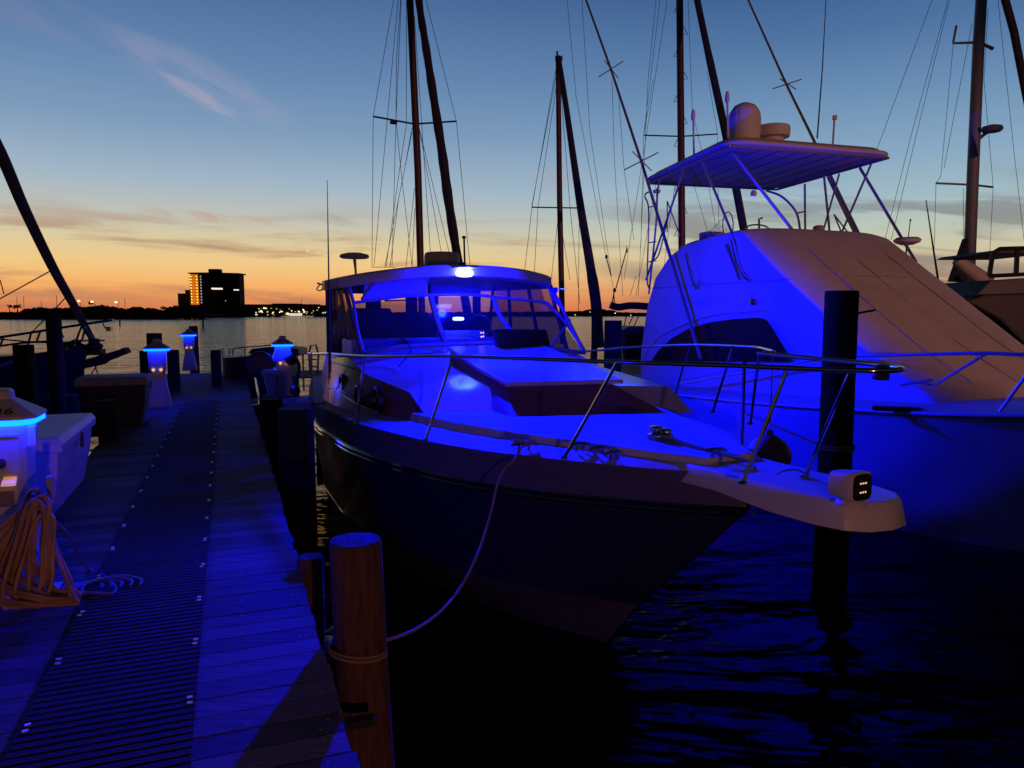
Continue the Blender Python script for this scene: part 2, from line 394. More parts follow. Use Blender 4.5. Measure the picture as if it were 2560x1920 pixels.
for (px, py, Y_, r, lab) in ((385, 833, 15.5, .15, 'dark pile behind the lit pedestal beside the dark dock box'), (483, 815, 20.6, .12, 'dark pile behind the farthest lit pedestal'),
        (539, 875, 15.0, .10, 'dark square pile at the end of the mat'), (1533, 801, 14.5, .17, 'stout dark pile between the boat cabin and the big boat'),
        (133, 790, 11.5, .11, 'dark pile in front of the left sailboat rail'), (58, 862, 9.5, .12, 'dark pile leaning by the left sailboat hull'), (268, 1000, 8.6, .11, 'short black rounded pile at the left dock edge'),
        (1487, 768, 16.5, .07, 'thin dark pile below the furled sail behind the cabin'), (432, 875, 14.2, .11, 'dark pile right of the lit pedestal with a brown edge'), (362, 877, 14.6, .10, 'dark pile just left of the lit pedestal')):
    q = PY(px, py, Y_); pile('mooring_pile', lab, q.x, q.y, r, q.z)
b = MB(); q = PY(165, 1003, 11.8); 
o = pile('mooring_pile', 'short thick dark pile under the left finger pier', q.x, q.y, .2, q.z+.1)

# ================================================================ lighthouse shaped pedestals
def oct_ring(c, hw, z, rz, ch=.3):
    k = hw*(1-ch); P_ = [(hw, -k), (hw, k), (k, hw), (-k, hw), (-hw, k), (-hw, -k), (-k, -hw), (k, -hw)]
    R = Matrix.Rotation(rz, 3, 'Z'); return [Vector(c)+R@Vector((a, b_, z)) for a, b_ in P_]
def pedestal(label, x, y, rz, near=False, group='lighthouse shaped power pedestals along the dock', flare=False):
    o = thing('power_pedestal', label, 'pedestal', (x, y, 0), 0, group)
    c = (x, y, 0)
    prof = [(.185, .0), (.18, .06), (.135, .32), (.105, .50), (.11, .56), (.128, .60), (.132, .88), (.13, .905)] if not flare else [(.19, .0), (.15, .3), (.115, .58), (.115, .62), (.20, .63), (.14, .80), (.125, .905)]
    b = MB(); b.loft([oct_ring(c, r, z, rz) for r, z in prof]); b.build('body', PEDM, o, bev=.006, seg=2)
    b = MB(); b.loft([oct_ring(c, r, z, rz) for r, z in [(.125, .903), (.182, .904), (.182, .938), (.15, .94)]]); b.build('light_ring', RING, o)
    b = MB(); b.loft([oct_ring(c, r, z, rz) for r, z in [(.192, .934), (.19, .952), (.075, 1.03), (.062, 1.035), (.06, 1.075), (.045, 1.09)]]); b.build('roof', PEDM, o, bev=.004, seg=2)
    R = Matrix.Rotation(rz, 3, 'Z')
    for sx in (-1, 1):
        b = MB(); cc = Vector(c)+R@Vector((sx*.055, -.118, .60))
        if near: b.prism([cc+R@Vector(v) for v in [(-.035, -.06, -.02), (.035, -.06, -.02), (.028, .0, .03), (-.028, .0, .03)]], R@Vector((0, .01, .012)))
        else: b.lathe([(.0, 0), (.024, .004), (.026, .03), (.0, .031)], cc, 12, ax=R@Vector((0, -1, 0)))
        b.build('socket', YEL if near else EYE, o, bev=.003 if near else 0)
    if near:
        b = MB(); cc = Vector(c)+R@Vector((0, -.134, .735)); b.box(cc, (.22, .012, .20), rz); b.build('meter_panel', PEDM, o, bev=.006)
        b = MB(); b.box(Vector(c)+R@Vector((0, -.140, .85)), (.25, .02, .014), rz); b.build('panel_lip', PEDM, o, bev=.003)
        b = MB(); b.lathe([(.0, 0), (.026, .002), (.028, .012), (.0, .014)], Vector(c)+R@Vector((.02, -.141, .70)), 18, ax=R@Vector((0, -1, 0))); b.build('dial', mat('dial glass', (.05, .07, .14), .1), o)
        b = MB(); b.box(Vector(c)+R@Vector((.015, -.118, .50)), (.10, .008, .085), rz); b.build('plate', mat('brown plate', (.2, .14, .11), .6), o)
        b = MB(); b.box(Vector(c)+R@Vector((.150, -.06, .83)), (.05, .05, .12), rz); b.build('photocell', mat('photocell', (.5, .6, .7), .4), o, bev=.012)
        b = MB(); b.box(Vector(c)+R@Vector((.02, -.21, -.0)), (.5, .16, .03), rz); b.build('base_plate', PEDM, o, bev=.006)
        cu = bpy.data.curves.new('n', 'FONT'); cu.body = '36'; cu.size = .074; cu.extrude = .0012; cu.align_x = 'RIGHT'
        to = bpy.data.objects.new('n', cu); COL.objects.link(to)
        bpy.context.view_layer.update(); me = bpy.data.meshes.new_from_object(to.evaluated_get(bpy.context.evaluated_depsgraph_get())); bpy.data.objects.remove(to)
        me.name = 'number'; me.materials.clear(); me.materials.append(INK)
        n_ = bpy.data.objects.new('number', me); COL.objects.link(n_); n_.parent = o
        tilt = atan2(.078, .115)
        n_.matrix_basis = Matrix.Translation(R@Vector((.098, -.190+.018, .9665))) @ Matrix.Rotation(rz, 4, 'Z') @ Matrix.Rotation(tilt, 4, 'X') @ Matrix.Scale(1.35, 4, (1, 0, 0))
    return o
pedestal('near pedestal numbered 36 with yellow socket caps and coiled cords at the left edge', -2.80, 4.02, .36, True)
pedestal('glowing blue pedestal with two orange sockets standing beside the dark dock box', *D(-1.07, 13.15)[:2], .38, False)
pedestal('farthest glowing pedestal with two small orange sockets at the dock end', *D(-.96, 21.3)[:2], .38, False)
pedestal('glowing blue pedestal with flared head standing right of the dock on the finger pier', *D(.93, 14.15)[:2], .38, False, flare=True)
struct(finger('finger_pier', 'far cross pier under the farthest pedestal', -3, 3, 20.9, 1.6)) if False else None

# dock boxes
def dockbox(label, s0, s1, t0, t1, h, BOXM=BOXM, LIDM=BOXM):
    o = thing('dock_box', label, 'dock box', D((s0+s1)/2, (t0+t1)/2))
    b = MB(); ins = .05
    def rg(e, z): return [D(s0+e, t0+e, z), D(s1-e, t0+e, z), D(s1-e, t1-e, z), D(s0+e, t1-e, z)]
    b.loft([rg(.09, .03), rg(.03, .34), rg(.015, h-.1)]); b.build('tub', BOXM, o, bev=.02, seg=3)
    b = MB(); b.loft([rg(-.015, h-.11), rg(-.015, h-.05), rg(.01, h)]); b.build('lid', LIDM, o, bev=.018, seg=3)
    b = MB(); c = D(s1+.018, (t0+t1)/2, h-.13); b.box(c, (.02, .05, .12), DRZ); b.build('latch', BLACK, o, bev=.004)
    b = MB(); b.box(D(s1-.06, (t0+t1)/2, .0155), (.1, t1-t0-.1, .031), DRZ); b.build('skid', FRAMEW, o); b = MB(); b.box(D(s0+.06, (t0+t1)/2, .0155), (.1, t1-t0-.1, .031), DRZ); b.build('skid', FRAMEW, o)
dockbox('pale fibreglass dock box with sloping sides behind the near pedestal', -1.84, -1.14, 6.0, 7.45, .62)
dockbox('dark dock box with a grey weathered lid beside the glowing pedestal', -1.86, -1.03, 10.9, 11.6, .66, mat('dark box', (.03, .028, .035), .7, var=.2), mat('weathered lid', (.30, .27, .28), .8, var=.3, vs=8, stretch=(1, 8, 1)))
dockbox('blue lit small white box beside the flared pedestal on the finger pier', .55, .80, 13.5, 14.1, .52)

# cords hung on the near pedestal
b = MB(); hk = PY(98, 1238, 3.80)
for k in range(17):
    f = k/16; j_ = lambda a: random.uniform(-a, a)
    xl = lerp(-75, 78, f**.8); yb = lerp(1475, 1440, f)+20*sin(k*1.3); tipx = 196+j_(9)-(1-f)*24*(k % 2); tipy = lerp(1506, 1478, f)+j_(6); yy = 3.66+.12*f
    A = hk+Vector((j_(.03), j_(.02), j_(.008)))
    b.tube(arc([A, PY(lerp(88, xl+22, .55), 1238+(yb-1238)*.30, yy+.02), PY(xl+6, 1238+(yb-1238)*.66, yy-.04), PY(xl+26+20*f, yb+8, yy-.14), PY(lerp(xl, tipx, .62), lerp(yb+30, tipy+6, .6), yy-.2), PY(tipx, tipy, yy-.2)], 7), .0095, 7)
    if k % 3 == 0: b.tube(arc([PY(tipx, tipy, yy-.2), PY(168+j_(6), 1440, yy-.12), PY(128+j_(4), 1340, yy), A+Vector((.03, 0, 0))], 7), .009, 7)
for k in range(9):
    cx, cy = 52+random.uniform(-22, 26), 1372+random.uniform(-22, 26); rx_, ry_ = random.uniform(38, 92), random.uniform(108, 140); yy = 3.52+.02*k; ph = random.uniform(-.25, .25)
    pts = []
    for a in range(26):
        th = 2*pi*a/26; sq_ = .30+.70*((1-cos(th))/2)**.7       # narrow where it hangs, wide at the belly
        pts.append(PY(cx+lerp(44, 0, (1-cos(th))/2)+sin(th)*rx_*sq_+8*sin(3*th+ph), cy-cos(th)*ry_+4*sin(2*th+k), yy+.03*sin(th+k)))
    b.tube(pts, .0095, 7, closed=True)
sprops(b.build('cord_tangle', CORDM), 'thick tangle of yellow brown cords hanging from the near pedestal', 'cord')
b = MB()
for k in range(5):
    c = PZ(205+k*19, 1470-k*2, .012+.004*k); R_ = .10+.012*k
    b.tube([c+Vector((cos(a*pi/14)*R_, sin(a*pi/14)*R_*.9, .004*sin(a))) for a in range(24)], .008, 6)
b.tube(arc([PY(120, 1290, 3.8), PY(165, 1330, 3.75), PZ(215, 1415, .03), PZ(262, 1440, .012), PZ(290, 1470, .012), PZ(270, 1490, .012), PZ(225, 1497, .012)], 6), .008, 6)
sprops(b.build('coiled_cable', mat('blue cable', (.10, .10, .18), .5)), 'loose cable loops lying on the boards at the foot of the near pedestal', 'cable')
b = MB(); q = PY(126, 1220, 3.85); b.box(q, (.03, .03, .13), .3)
b.tube([q+Vector((0, 0, -.05)), q+Vector((-.02, -.02, -.12))], .012, 6); pass
sprops(b.build('cord_hanger', mat('hanger', (.35, .28, .3), .5), None, bev=.003), 'small pale upright handle above the cords beside the near pedestal', 'bracket')

# ================================================================ BOAT 1: express cruiser
A1 = Frame(1.593, 4.867, 27)
boat = thing('motor_boat', 'cabin cruiser with blue light on its hardtop and a long bow pulpit beside the dock', 'motor boat', A1.o+Vector((0, 0, WL)), pi+A1.a)
rub = [(0, .02), (-.2, .22), (-.5, .46), (-.86, .70), (-1.39, 1.05), (-1.81, 1.27), (-2.69, 1.56), (-3.8, 1.73), (-5.15, 1.74), (-6.0, 1.64), (-6.8, 1.50), (-7.6, 1.3), (-8.4, 1.08)]
she = [(.04, .02), (-.12, .22), (-.34, .44), (-.78, .76), (-1.5, 1.18), (-2.24, 1.46), (-3.47, 1.72), (-5.2, 1.75), (-6.1, 1.63), (-6.9, 1.48), (-7.6, 1.31), (-8.4, 1.1)]
boot = [(-1.19, .02), (-1.64, .42), (-2.56, 1.02), (-3.57, 1.36), (-5, 1.5), (-6.5, 1.38), (-8.4, .95)]
wlt = [(-1.62, .02), (-2.23, .36), (-2.99, .68), (-4.4, 1.12), (-5.6, 1.28), (-6.8, 1.2), (-8.4, .9)]
kee = [(-2.3, .0), (-3.2, .15), (-8.4, .3)]
def zrub(y): return table([(0, .20), (-1, .155), (-3, .13), (-6, .16), (-9.5, .2)], y)
def zsh(y): return table([(0, .44), (-2, .42), (-5, .42), (-7, .46), (-9.5, .5)], y)
NU = 40
def level(tb, zf, side, off=0, y_end=-8.4):
    y0 = max(a for a, _ in tb); out = []
    for i in range(NU+1):
        y = lerp(y0, y_end, (i/NU)**1.6); hb = table(tb, y)
        # smooth table slightly
        e = .12*(i/NU)**.3; hb = (table(tb, min(y+e, y0))+2*hb+table(tb, y-e))/4 if i > 0 else hb
        out.append(A1.w(side*(hb+off), y, zf(y)))
    return out
for side, nm in ((1, 's'), (-1, 'p')): pass
def two(rowsf):
    b = MB()
    for sd in (1, -1): b.loft(rowsf(sd), close=False)
    return b
mid = [(y, lerp(table(rub, y), table(boot, y) if y < -1.19 else 0, .5)) for y in (-.62, -1.2, -1.8, -2.6, -3.6, -5, -7, -9.5)]
mid[0] = (-.55, .02)
b = two(lambda sd: [level(rub, zrub, sd), level([(-.5, .02), (-.8, .28), (-1.2, .55), (-1.8, .93), (-2.6, 1.24), (-3.6, 1.52), (-5, 1.63), (-6.5, 1.48), (-8.4, 1.02)], lambda y: -.28, sd), level(boot, lambda y: -.9, sd)])
b.loft([[A1.w(x, -8.4, z) for x in (-1.08, 0, 1.08)] for z in (.45, -1.3)], close=False)
b.build('hull', NAVY, boat, smooth=True)
b = two(lambda sd: [level(she, zsh, sd), level(rub, lambda y: zrub(y)+.012, sd, .004)]); b.build('bulwark', mat('bulwark gelcoat', (.10, .10, .22), .25, coat=.5, bump=.03, bs=3), boat, smooth=True)
b = two(lambda sd: [level(boot, lambda y: -.9, sd, .0), level(wlt, lambda y: WL, sd), level(kee, lambda y: -1.9, sd)]); b.build('hull_bottom', BOTTOM, boat, smooth=True)
b = MB()
for sd in (1, -1):
    for dz in (0, -.045): b.tube(level(rub, lambda y: zrub(y)+dz, sd, .012+.008*dz), .014, 6)
    b.tube(level(boot, lambda y: -.86, sd, .012), .008, 6)
b.build('rub_rail', STEEL, boat, smooth=True)
# deck
b = MB()
edge_s = level(she, lambda y: zsh(y), 1, -.0); edge_p = level(she, lambda y: zsh(y), -1, -.0)
rows = []
for a, c in zip(edge_s, edge_p):
    rows.append([a.lerp(c, k/12)+Vector((0, 0, -.004+.05*(1-(2*k/12-1)**4))) for k in range(13)])
b.loft(rows, close=False); b.build('deck', NONSKID, boat, smooth=True)
# raised inner foredeck
top = [(1.22, -3.3), (1.08, -2.5), (.84, -1.75), (.55, -1.0), (.33, -.45), (.22, -.2), (-.22, -.2), (-.38, -.45), (-.62, -1.0), (-.95, -1.75), (-1.22, -2.5), (-1.4, -3.3)]
b = MB(); b.loft([[A1.w(x*1.03, y+.02, .44) for x, y in top], [A1.w(x, y, .520) for x, y in top]]); b.build('foredeck_panel', NONSKID, boat, bev=.012, seg=3)
# pulpit plank
pl = []
outl = [(.36, -.55), (.31, .0), (.30, .5), (.285, .8), (.24, .98), (.14, 1.07), (0, 1.10), (-.14, 1.07), (-.24, .98), (-.285, .8), (-.30, .5), (-.31, .0), (-.36, -.55)]
outl = [(x*.96, y*.93 if y > 0 else y) for x, y in outl]
b = MB(); b.loft([[A1.w(x*1.09, y+(.035 if y > .65 else 0), .325+(.03 if y < .3 else 0)) for x, y in outl], [A1.w(x*1.02, y+(.01 if y > .7 else 0), .45) for x, y in outl], [A1.w(x*.96, y-(.01 if y > .7 else 0), .478) for x, y in outl]])
b.build('bow_pulpit', WHITE, boat, smooth=True, bev=.006, seg=2)
b = MB()
for (px, py) in ((1780, 1183), (2000, 1232)):
    pass
b.tube(arc([A1.w(.02, .25, .478), A1.w(.0, .3, .51), A1.w(-.06, .35, .515), A1.w(-.1, .4, .478)], 4), .006, 6); b.build('pulpit_ring', STEEL, boat)
# trunk cabin
def sec(Lb, Lt, Rt, Rb, crown):
    Lt_, Rt_ = Vector(Lt), Vector(Rt)
    pts = [Vector(Lb), Lt_]
    for k in range(1, 8):
        q = k/8; pts.append(Lt_.lerp(Rt_, q)+Vector((0, 0, crown*(1-(2*q-1)**2))))
    return pts+[Rt_, Vector(Rb)]
rows = [sec((1.12, -3.12, .44), (1.10, -3.12, .45), (-1.62, -2.46, .45), (-1.64, -2.46, .44), .01),
        sec((1.30, -3.46, .42), (1.17, -3.50, .70), (-1.50, -2.72, .71), (-1.68, -2.74, .42), .03),
        sec((1.52, -4.3, .42), (1.38, -4.36, .83), (-1.46, -4.0, .85), (-1.60, -4.0, .42), .05),
        sec((1.57, -4.68, .42), (1.42, -4.68, .94), (-1.47, -4.4, .95), (-1.61, -4.4, .42), .07),
        sec((1.60, -5.0, .42), (1.45, -5.0, 1.02), (-1.48, -4.8, 1.02), (-1.62, -4.8, .42), .08),
        sec((1.58, -5.6, .42), (1.44, -5.6, .98), (-1.5, -5.6, .98), (-1.60, -5.6, .42), .02)]
b = MB(); b.loft([[A1.w(*p_) for p_ in r[1:-1]] for r in rows], close=False); b.build('cabin_trunk', CABTOP, boat, smooth=True, bev=0)
b = MB(); b.loft([[A1.w(*p_) for p_ in r[:2]] for r in rows], close=False); b.loft([[A1.w(*p_) for p_ in r[-2:]] for r in rows], close=False); b.build('trunk_side', mat('sunset tinted side', (.16, .06, .075), .22, coat=.5, bump=.05, bs=4, var=.25, vs=2), boat, smooth=True)  # brown side colour paints in the warm sunset reflection
rows = [[(x, y, .42), (x-.12, y, .96), (x-.2, y, .96), (x-.2, y, .55)] for x, y in ((1.56, -5.6), (1.36, -6.6), (1.22, -7.4))]
b = MB()
for sd in (1, -1): b.loft([[A1.w(sd*x, y, z) for x, y, z in r] for r in rows], close=False)
b.box(A1.w(0, -7.4, .70), (2.2, .06, .58), A1.a); b.box(A1.w(0, -6.4, .50), (2.3, 1.9, .04), A1.a); b.build('cockpit_coaming', WHITE, boat)
# raised hatch box on the trunk
bx = [[(.42, -2.52, .50), (.36, -2.98, .50), (.30, -4.5, .95), (-.80, -4.4, .95), (-1.02, -2.62, .50), (-1.10, -2.20, .50)]]
tp = [(.30, -3.02, .80), (.30, -3.6, .90), (.32, -4.5, 1.09), (-.82, -4.35, 1.11), (-.80, -3.5, .92), (-.78, -2.68, .81)]
bt = [(.50, -2.50, .48), (.42, -3.6, .60), (.36, -4.5, .80), (-.90, -4.35, .80), (-.98, -3.3, .60), (-1.12, -2.18, .48)]
b = MB(); b.loft([[A1.w(*p_) for p_ in bt], [A1.w(x*.98, y-.02, z-.045) for x, y, z in tp]]); b.build('hatch_box', mat('hatch side', (.22, .11, .12), .5, var=.15), boat, bev=.015, seg=3)
lid = [(.35, -2.95, .77), (.35, -3.6, .872), (.35, -4.5, 1.065), (-.86, -4.35, 1.085), (-.86, -3.5, .893), (-.83, -2.60, .78)]
b = MB(); b.loft([[A1.w(x, y, z) for x, y, z in lid], [A1.w(x*.985, y-.01, z+.045) for x, y, z in lid]]); b.build('hatch_lid', CABTOP, boat, bev=.012, seg=3)
# portholes on the starboard trunk side
for (px, py, r) in ((858, 962, .085), (898, 990, .085), (946, 1000, .10)):
    c = A1.onX(px, py, 1.50 if px < 930 else 1.40)
    b = MB(); b.lathe([(r*1.18, -.02), (r*1.18, .03), (r*.95, .035), (r*.95, -.02)], c, 24, ax=A1.ex, sy=1.25); q = b.build('porthole', mat('porthole rim', (.12, .11, .12), .3, metal=1), boat)
    b = MB(); b.lathe([(0, 0), (r*.93, 0), (r*.93, .02), (0, .021)], c, 24, ax=A1.ex, sy=1.25); b.build('pane', TINT, q)
b = MB(); b.tube(arc([A1.onX(822, 965, 1.64), A1.onX(860, 990, 1.62), A1.onX(900, 1013, 1.58), A1.onX(945, 1032, 1.5)], 5), .012, 6)
b.tube(arc([A1.onX(824, 903, 1.64), A1.onX(862, 913, 1.60), A1.onX(905, 929, 1.53)], 5), .012, 6); b.build('side_moulding', STEEL, boat)
# hardtop
def zt(x, y): return 2.085-.062*(x+.12)**2-.03*max(0, (y+5.2))**2*0 - .02*max(0, -6-y)
st = []
for y, wl_, wr_ in ((-4.68, .55, -.60), (-4.72, .95, -.92), (-4.80, 1.25, -1.15), (-4.95, 1.48, -1.32), (-5.2, 1.62, -1.42), (-5.7, 1.68, -1.5), (-7.2, 1.68, -1.55), (-8.2, 1.5, -1.4)):
    up_ = [(lerp(wl_, wr_, k/14)) for k in range(15)]
    th = .125 if y < -4.7 else .105
    fl = .03
    st.append([A1.w(x, y, zt(x, y)) for x in up_]+[A1.w(x*1.0, y+(fl if y > -4.9 else 0), zt(x, y)-th*.5) for x in reversed(up_)]+[A1.w(x*.97, y-.02, zt(x, y)-th) for x in reversed(up_)])
ht = MB()
rings = []
for y, wl_, wr_ in ((-4.70, .60, -.66), (-4.745, .98, -.95), (-4.83, 1.28, -1.17), (-4.98, 1.50, -1.34), (-5.25, 1.60, -1.43), (-5.7, 1.53, -1.46), (-6.4, 1.35, -1.42), (-7.1, 1.12, -1.3)):
    up_ = [lerp(wl_, wr_, k/16) for k in range(17)]
    e = lambda x: .02*((2*(x-wr_)/(wl_-wr_)-1)**8)
    rings.append([A1.w(x, y, zt(x, y)-e(x)) for x in up_]+[A1.w(x, y, zt(x, y)-.135) for x in reversed(up_)])
ht.loft(rings); ht.build('hardtop', WHITE, boat, smooth=True, bev=.02, seg=3)
b = MB(); q = A1.onY(806, 712, -5.35); b.tube([q, q+Vector((-.06, 0, .02))], .012, 6); b.tube(arc([q+Vector((-.03, 0, 0)), q+Vector((-.07, 0, -.05)), q+Vector((-.03, 0, -.07)), q+Vector((0, 0, -.045))], 4), .008, 6); b.build('hook', STEEL, boat)
# windshield framing (pixel surveyed against the raking plane)
def ws(px, py, rake=True):                       # plane from y=-4.62 (z 1.05) to y=-5.15 (z 1.95)
    n = A1.ey*1.0+Vector((0, 0, .55)); o_ = A1.w(0, -4.62, 1.05); r = ray(px, py); C0 = Vector((0, 0, CH))
    return C0+r*((o_-C0).dot(n)/r.dot(n))
fr_ = MB()
for pts, r in (([(908, 882), (893, 820), (884, 757)], .02), ([(884, 757), (1000, 742), (1075, 738), (1160, 737), (1215, 740), (1365, 756)], .019),
               ([(1365, 756), (1410, 800), (1452, 862), (1462, 882)], .024), ([(1077, 742), (1092, 800), (1113, 858)], .036), ([(1232, 742), (1250, 790), (1282, 832)], .028), ([(1358, 697), (1400, 765)], .026), ([(952, 690), (905, 748)], .020),
               ([(870, 708), (884, 757)], .022), ([(908, 882), (1000, 868), (1113, 862), (1280, 858), (1380, 872), (1462, 882)], .028)):
    fr_.tube(arc([ws(*p_) for p_ in pts], 4), r, 8)
fr_.tube(arc([A1.onY(1462, 884, -4.4), A1.onY(1420, 800, -4.75), A1.onY(1375, 712, -5.1)], 4), .024, 8)
fr_.tube([A1.onY(1374, 873, -4.35), A1.onY(1425, 800, -4.8)], .016, 8)
fr_.build('windshield_frame', mat('frame paint', (.24, .24, .26), .35), boat, smooth=True)
gl = MB()
for poly in ([(908, 882), (886, 760), (1076, 742), (1110, 862)], [(1113, 862), (1080, 742), (1232, 742), (1280, 858)], [(1284, 858), (1236, 742), (1365, 757), (1460, 882)]):
    P_ = [ws(*p_) for p_ in poly]; gl.prism(P_, A1.ey*.008)
gl.build('windshield_glass', GLASS, boat)
b = MB(); b.prism([ws(*p_) for p_ in ((915, 694), (1068, 690), (1070, 738), (905, 752))], A1.ey*-.02); b.build('canvas_panel', CANVAS, boat, bev=.004)
b = MB(); b.prism([ws(*p_) for p_ in ((1074, 694), (1235, 694), (1232, 738), (1078, 738))], A1.ey*-.006)
b.prism([ws(*p_) for p_ in ((1239, 694), (1350, 712), (1362, 752), (1237, 738))], A1.ey*-.006); b.build('vinyl_panel', VINYL, boat)
# side curtains (starboard and port)
sc_ = MB(); vl = MB()
Lq = lambda px, py: A1.onX(px, py, 1.56)
a0, a1, a2, a3 = A1.w(1.38, -5.2, 1.86), A1.w(1.30, -4.78, 1.02), A1.w(1.18, -6.8, .94), A1.w(1.20, -6.6, 1.86)
for u, v in ((a0, a1), (a1, a2), (a2, a3), (a3, a0), (a0.lerp(a3, .38), a1.lerp(a2, .30)), (a0.lerp(a3, .72), a1.lerp(a2, .66))): sc_.tube([u, v], .028, 6)
vl.prism([a0, a1, a2, a3], A1.ex*.006); vl.build('side_curtain', VINYL, boat); vl = MB(); sc_.build('curtain_frame', mat('canvas binding', (.10, .10, .16), .8), boat); sc_ = MB()
c0, c1, c2, c3 = A1.w(-1.38, -5.1, 1.85), A1.w(-1.48, -4.8, 1.02), A1.w(-1.25, -6.8, .94), A1.w(-1.25, -6.6, 1.86)
for u, v in ((c0, c1), (c1, c2), (c2, c3), (c3, c0), (c0.lerp(c3, .35), c1.lerp(c2, .3)), (c0.lerp(c3, .7), c1.lerp(c2, .66))): sc_.tube([u, v], .028, 6)
vl.prism([c0, c1, c2, c3], A1.ex*-.006)
sc_.build('curtain_frame', mat('canvas binding', (.10, .10, .16), .8), boat); vl.build('side_curtain', VINYL, boat)
# aft enclosure + interior
b = MB()
for (x0, x1, z0, z1) in ((-1.5, 1.5, 1.78, 1.94), (-1.5, 1.5, .5, 1.46), (1.28, 1.5, 1.46, 1.78), (.50, .78, 1.46, 1.78), (-.20, .02, 1.46, 1.78), (-.62, -.5, 1.46, 1.78), (-1.5, -1.34, 1.46, 1.78)):
    b.box(A1.w((x0+x1)/2*.8, -6.95, (z0+z1)/2), (abs(x1-x0)*.8, .03, z1-z0), A1.a)
b.build('aft_curtain', mat('dark canvas', (.05, .05, .09), .9), boat)
b = MB()
b.box(A1.w(.75, -6.1, 1.02), (.62, .55, .5), A1.a); b.box(A1.w(.75, -6.35, 1.36), (.60, .16, .42), A1.a); b.build('helm_seat', DARKV, boat, bev=.05, seg=3); b = MB(); b.box(A1.w(-.8, -6.2, 1.0), (.7, .6, .5), A1.a); b.box(A1.w(-.8, -6.45, 1.3), (.66, .14, .36), A1.a)
b.build('helm_seat', DARKV, boat, bev=.05, seg=3)
b = MB(); b.box(A1.w(-.05, -5.45, 1.05), (2.7, .5, .26), A1.a); b.box(A1.w(-.25, -5.5, 1.21), (.6, .3, .12), A1.a); b.build('dashboard', WHITE, boat, bev=.03, seg=3)
b = MB(); q = A1.w(-.62, -5.75, 1.32); b.tube([q+Vector((cos(a*pi/12)*.17, -.02+sin(a*pi/12)*.05, sin(a*pi/12)*.16)) for a in range(24)], .012, 6, closed=True)
b.tube([q, q+A1.ey*.25+Vector((0, 0, -.1))], .015, 6); b.build('steering_wheel', STEEL, boat)
# black hatch cover in front of the windshield
q = [A1.onY(px, py, -4.28) for px, py in ((1238, 822), (1368, 824), (1380, 873), (1246, 873))]
b = MB(); b.prism(q, A1.ey*-.10); b.build('vent_cover', BLACK, boat, bev=.03, seg=3)
for (px, py) in ((1202, 832), (1208, 832), (1203, 842), (1208, 841)):
    b = MB(); b.lathe([(0, 0), (.009, .001), (.009, .006), (0, .007)], A1.onY(px, py, -4.60), 10, ax=A1.ey)
    b.build('reflection_dot', mat('reflection glow', (1, 1, 1), .3, emit=(1, .6, .5), es=1.5), boat)  # glowing dots stand in for small light reflections
# wiper + handrail over the cabin top
b = MB(); b.tube(arc([A1.onY(955, 828, -4.6), A1.onY(1010, 850, -4.5), A1.onY(1027, 878, -4.35), A1.w(1.05, -4.2, .92)], 5), .008, 6)
b.build('wiper', BLACK, boat); b = MB(); b.tube([A1.onY(962, 752, -4.85), A1.onY(1062, 748, -4.85)], .01, 6); b.build('wiper', BLACK, boat)
# top fittings
q = A1.onY(886, 640, -5.6); b = MB(); b.lathe([(.02, -.035), (.16, -.03), (.185, -.012), (.17, .018), (.09, .038), (.0, .042)], q, 26); b.tube([q+Vector((0, 0, -.03)), A1.onY(889, 676, -5.6), A1.onY(890, 700, -5.6)], [.022, .014, .014], 8); b.build('satellite_antenna', WHITE2, boat, smooth=True)
q0 = A1.onY(1063, 664, -5.9); q1 = A1.onY(1146, 664, -5.9); c = (q0+q1)/2
b = MB(); r = (q1-q0).length/2; b.lathe([(r*.98, -.06), (r, .0), (r*.99, .13), (r*.93, .165), (r*.85, .175), (0, .178)], c, 30); b.build('radar_dome', WHITE2, boat, smooth=True)
q = A1.onY(1162, 664, -5.2); b = MB(); b.tube([q, A1.onY(1160, 594, -5.2)], .012, 8); b.lathe([(.0, .0), (.022, .0), (.03, .012), (.02, .03), (0, .034)], A1.onY(1160, 596, -5.2), 14); b.box(A1.onY(1156, 660, -5.2), (.09, .06, .04)); b.build('navigation_light', BLACK, boat)
b = MB(); b.tube([A1.onX(826, 930, 1.75), A1.onX(822, 700, 1.75), A1.onX(818, 450, 1.75)], [.014, .009, .003], 6); b.build('whip_antenna', WIRE, boat)
# the blue floodlight under the brow of the hardtop
lp = A1.onY(1163, 683, -4.66)
b = MB(); hw = .10
P_ = [lp+A1.ex*(cos(a*pi/12)*hw*(1 if True else 1))+Vector((0, 0, sin(a*pi/12)*.045)) for a in range(24)]
P_ = []
for a in range(24):
    th = a*pi/12; P_.append(lp+A1.ex*(max(-.06, min(.06, cos(th)*.1))+cos(th)*.045)+Vector((0, 0, sin(th)*.044)))
b.loft([[p_-A1.ey*.05 for p_ in P_], P_]); fl_ = b.build('floodlight', LED, boat)
bl = bpy.data.lights.new('flood', 'POINT'); bl.energy = 300; bl.color = (.0005, .0012, 1.0); bl.shadow_soft_size = .05
lo = bpy.data.objects.new('flood', bl); COL.objects.link(lo); lo.parent = boat; lo.location = wmat(boat).inverted() @ (lp+A1.ey*.10)
def spot(name, p, d, e, ang, blend, parent):
    l_ = bpy.data.lights.new(name, 'SPOT'); l_.energy = e; l_.color = (.0005, .0013, 1.0); l_.shadow_soft_size = .05; l_.spot_size = radians(ang); l_.spot_blend = blend
    q = bpy.data.objects.new(name, l_); COL.objects.link(q); q.parent = parent
    q.matrix_basis = wmat(parent).inverted() @ (Matrix.Translation(p) @ Vector(d).to_track_quat('-Z', 'Y').to_matrix().to_4x4()); return q
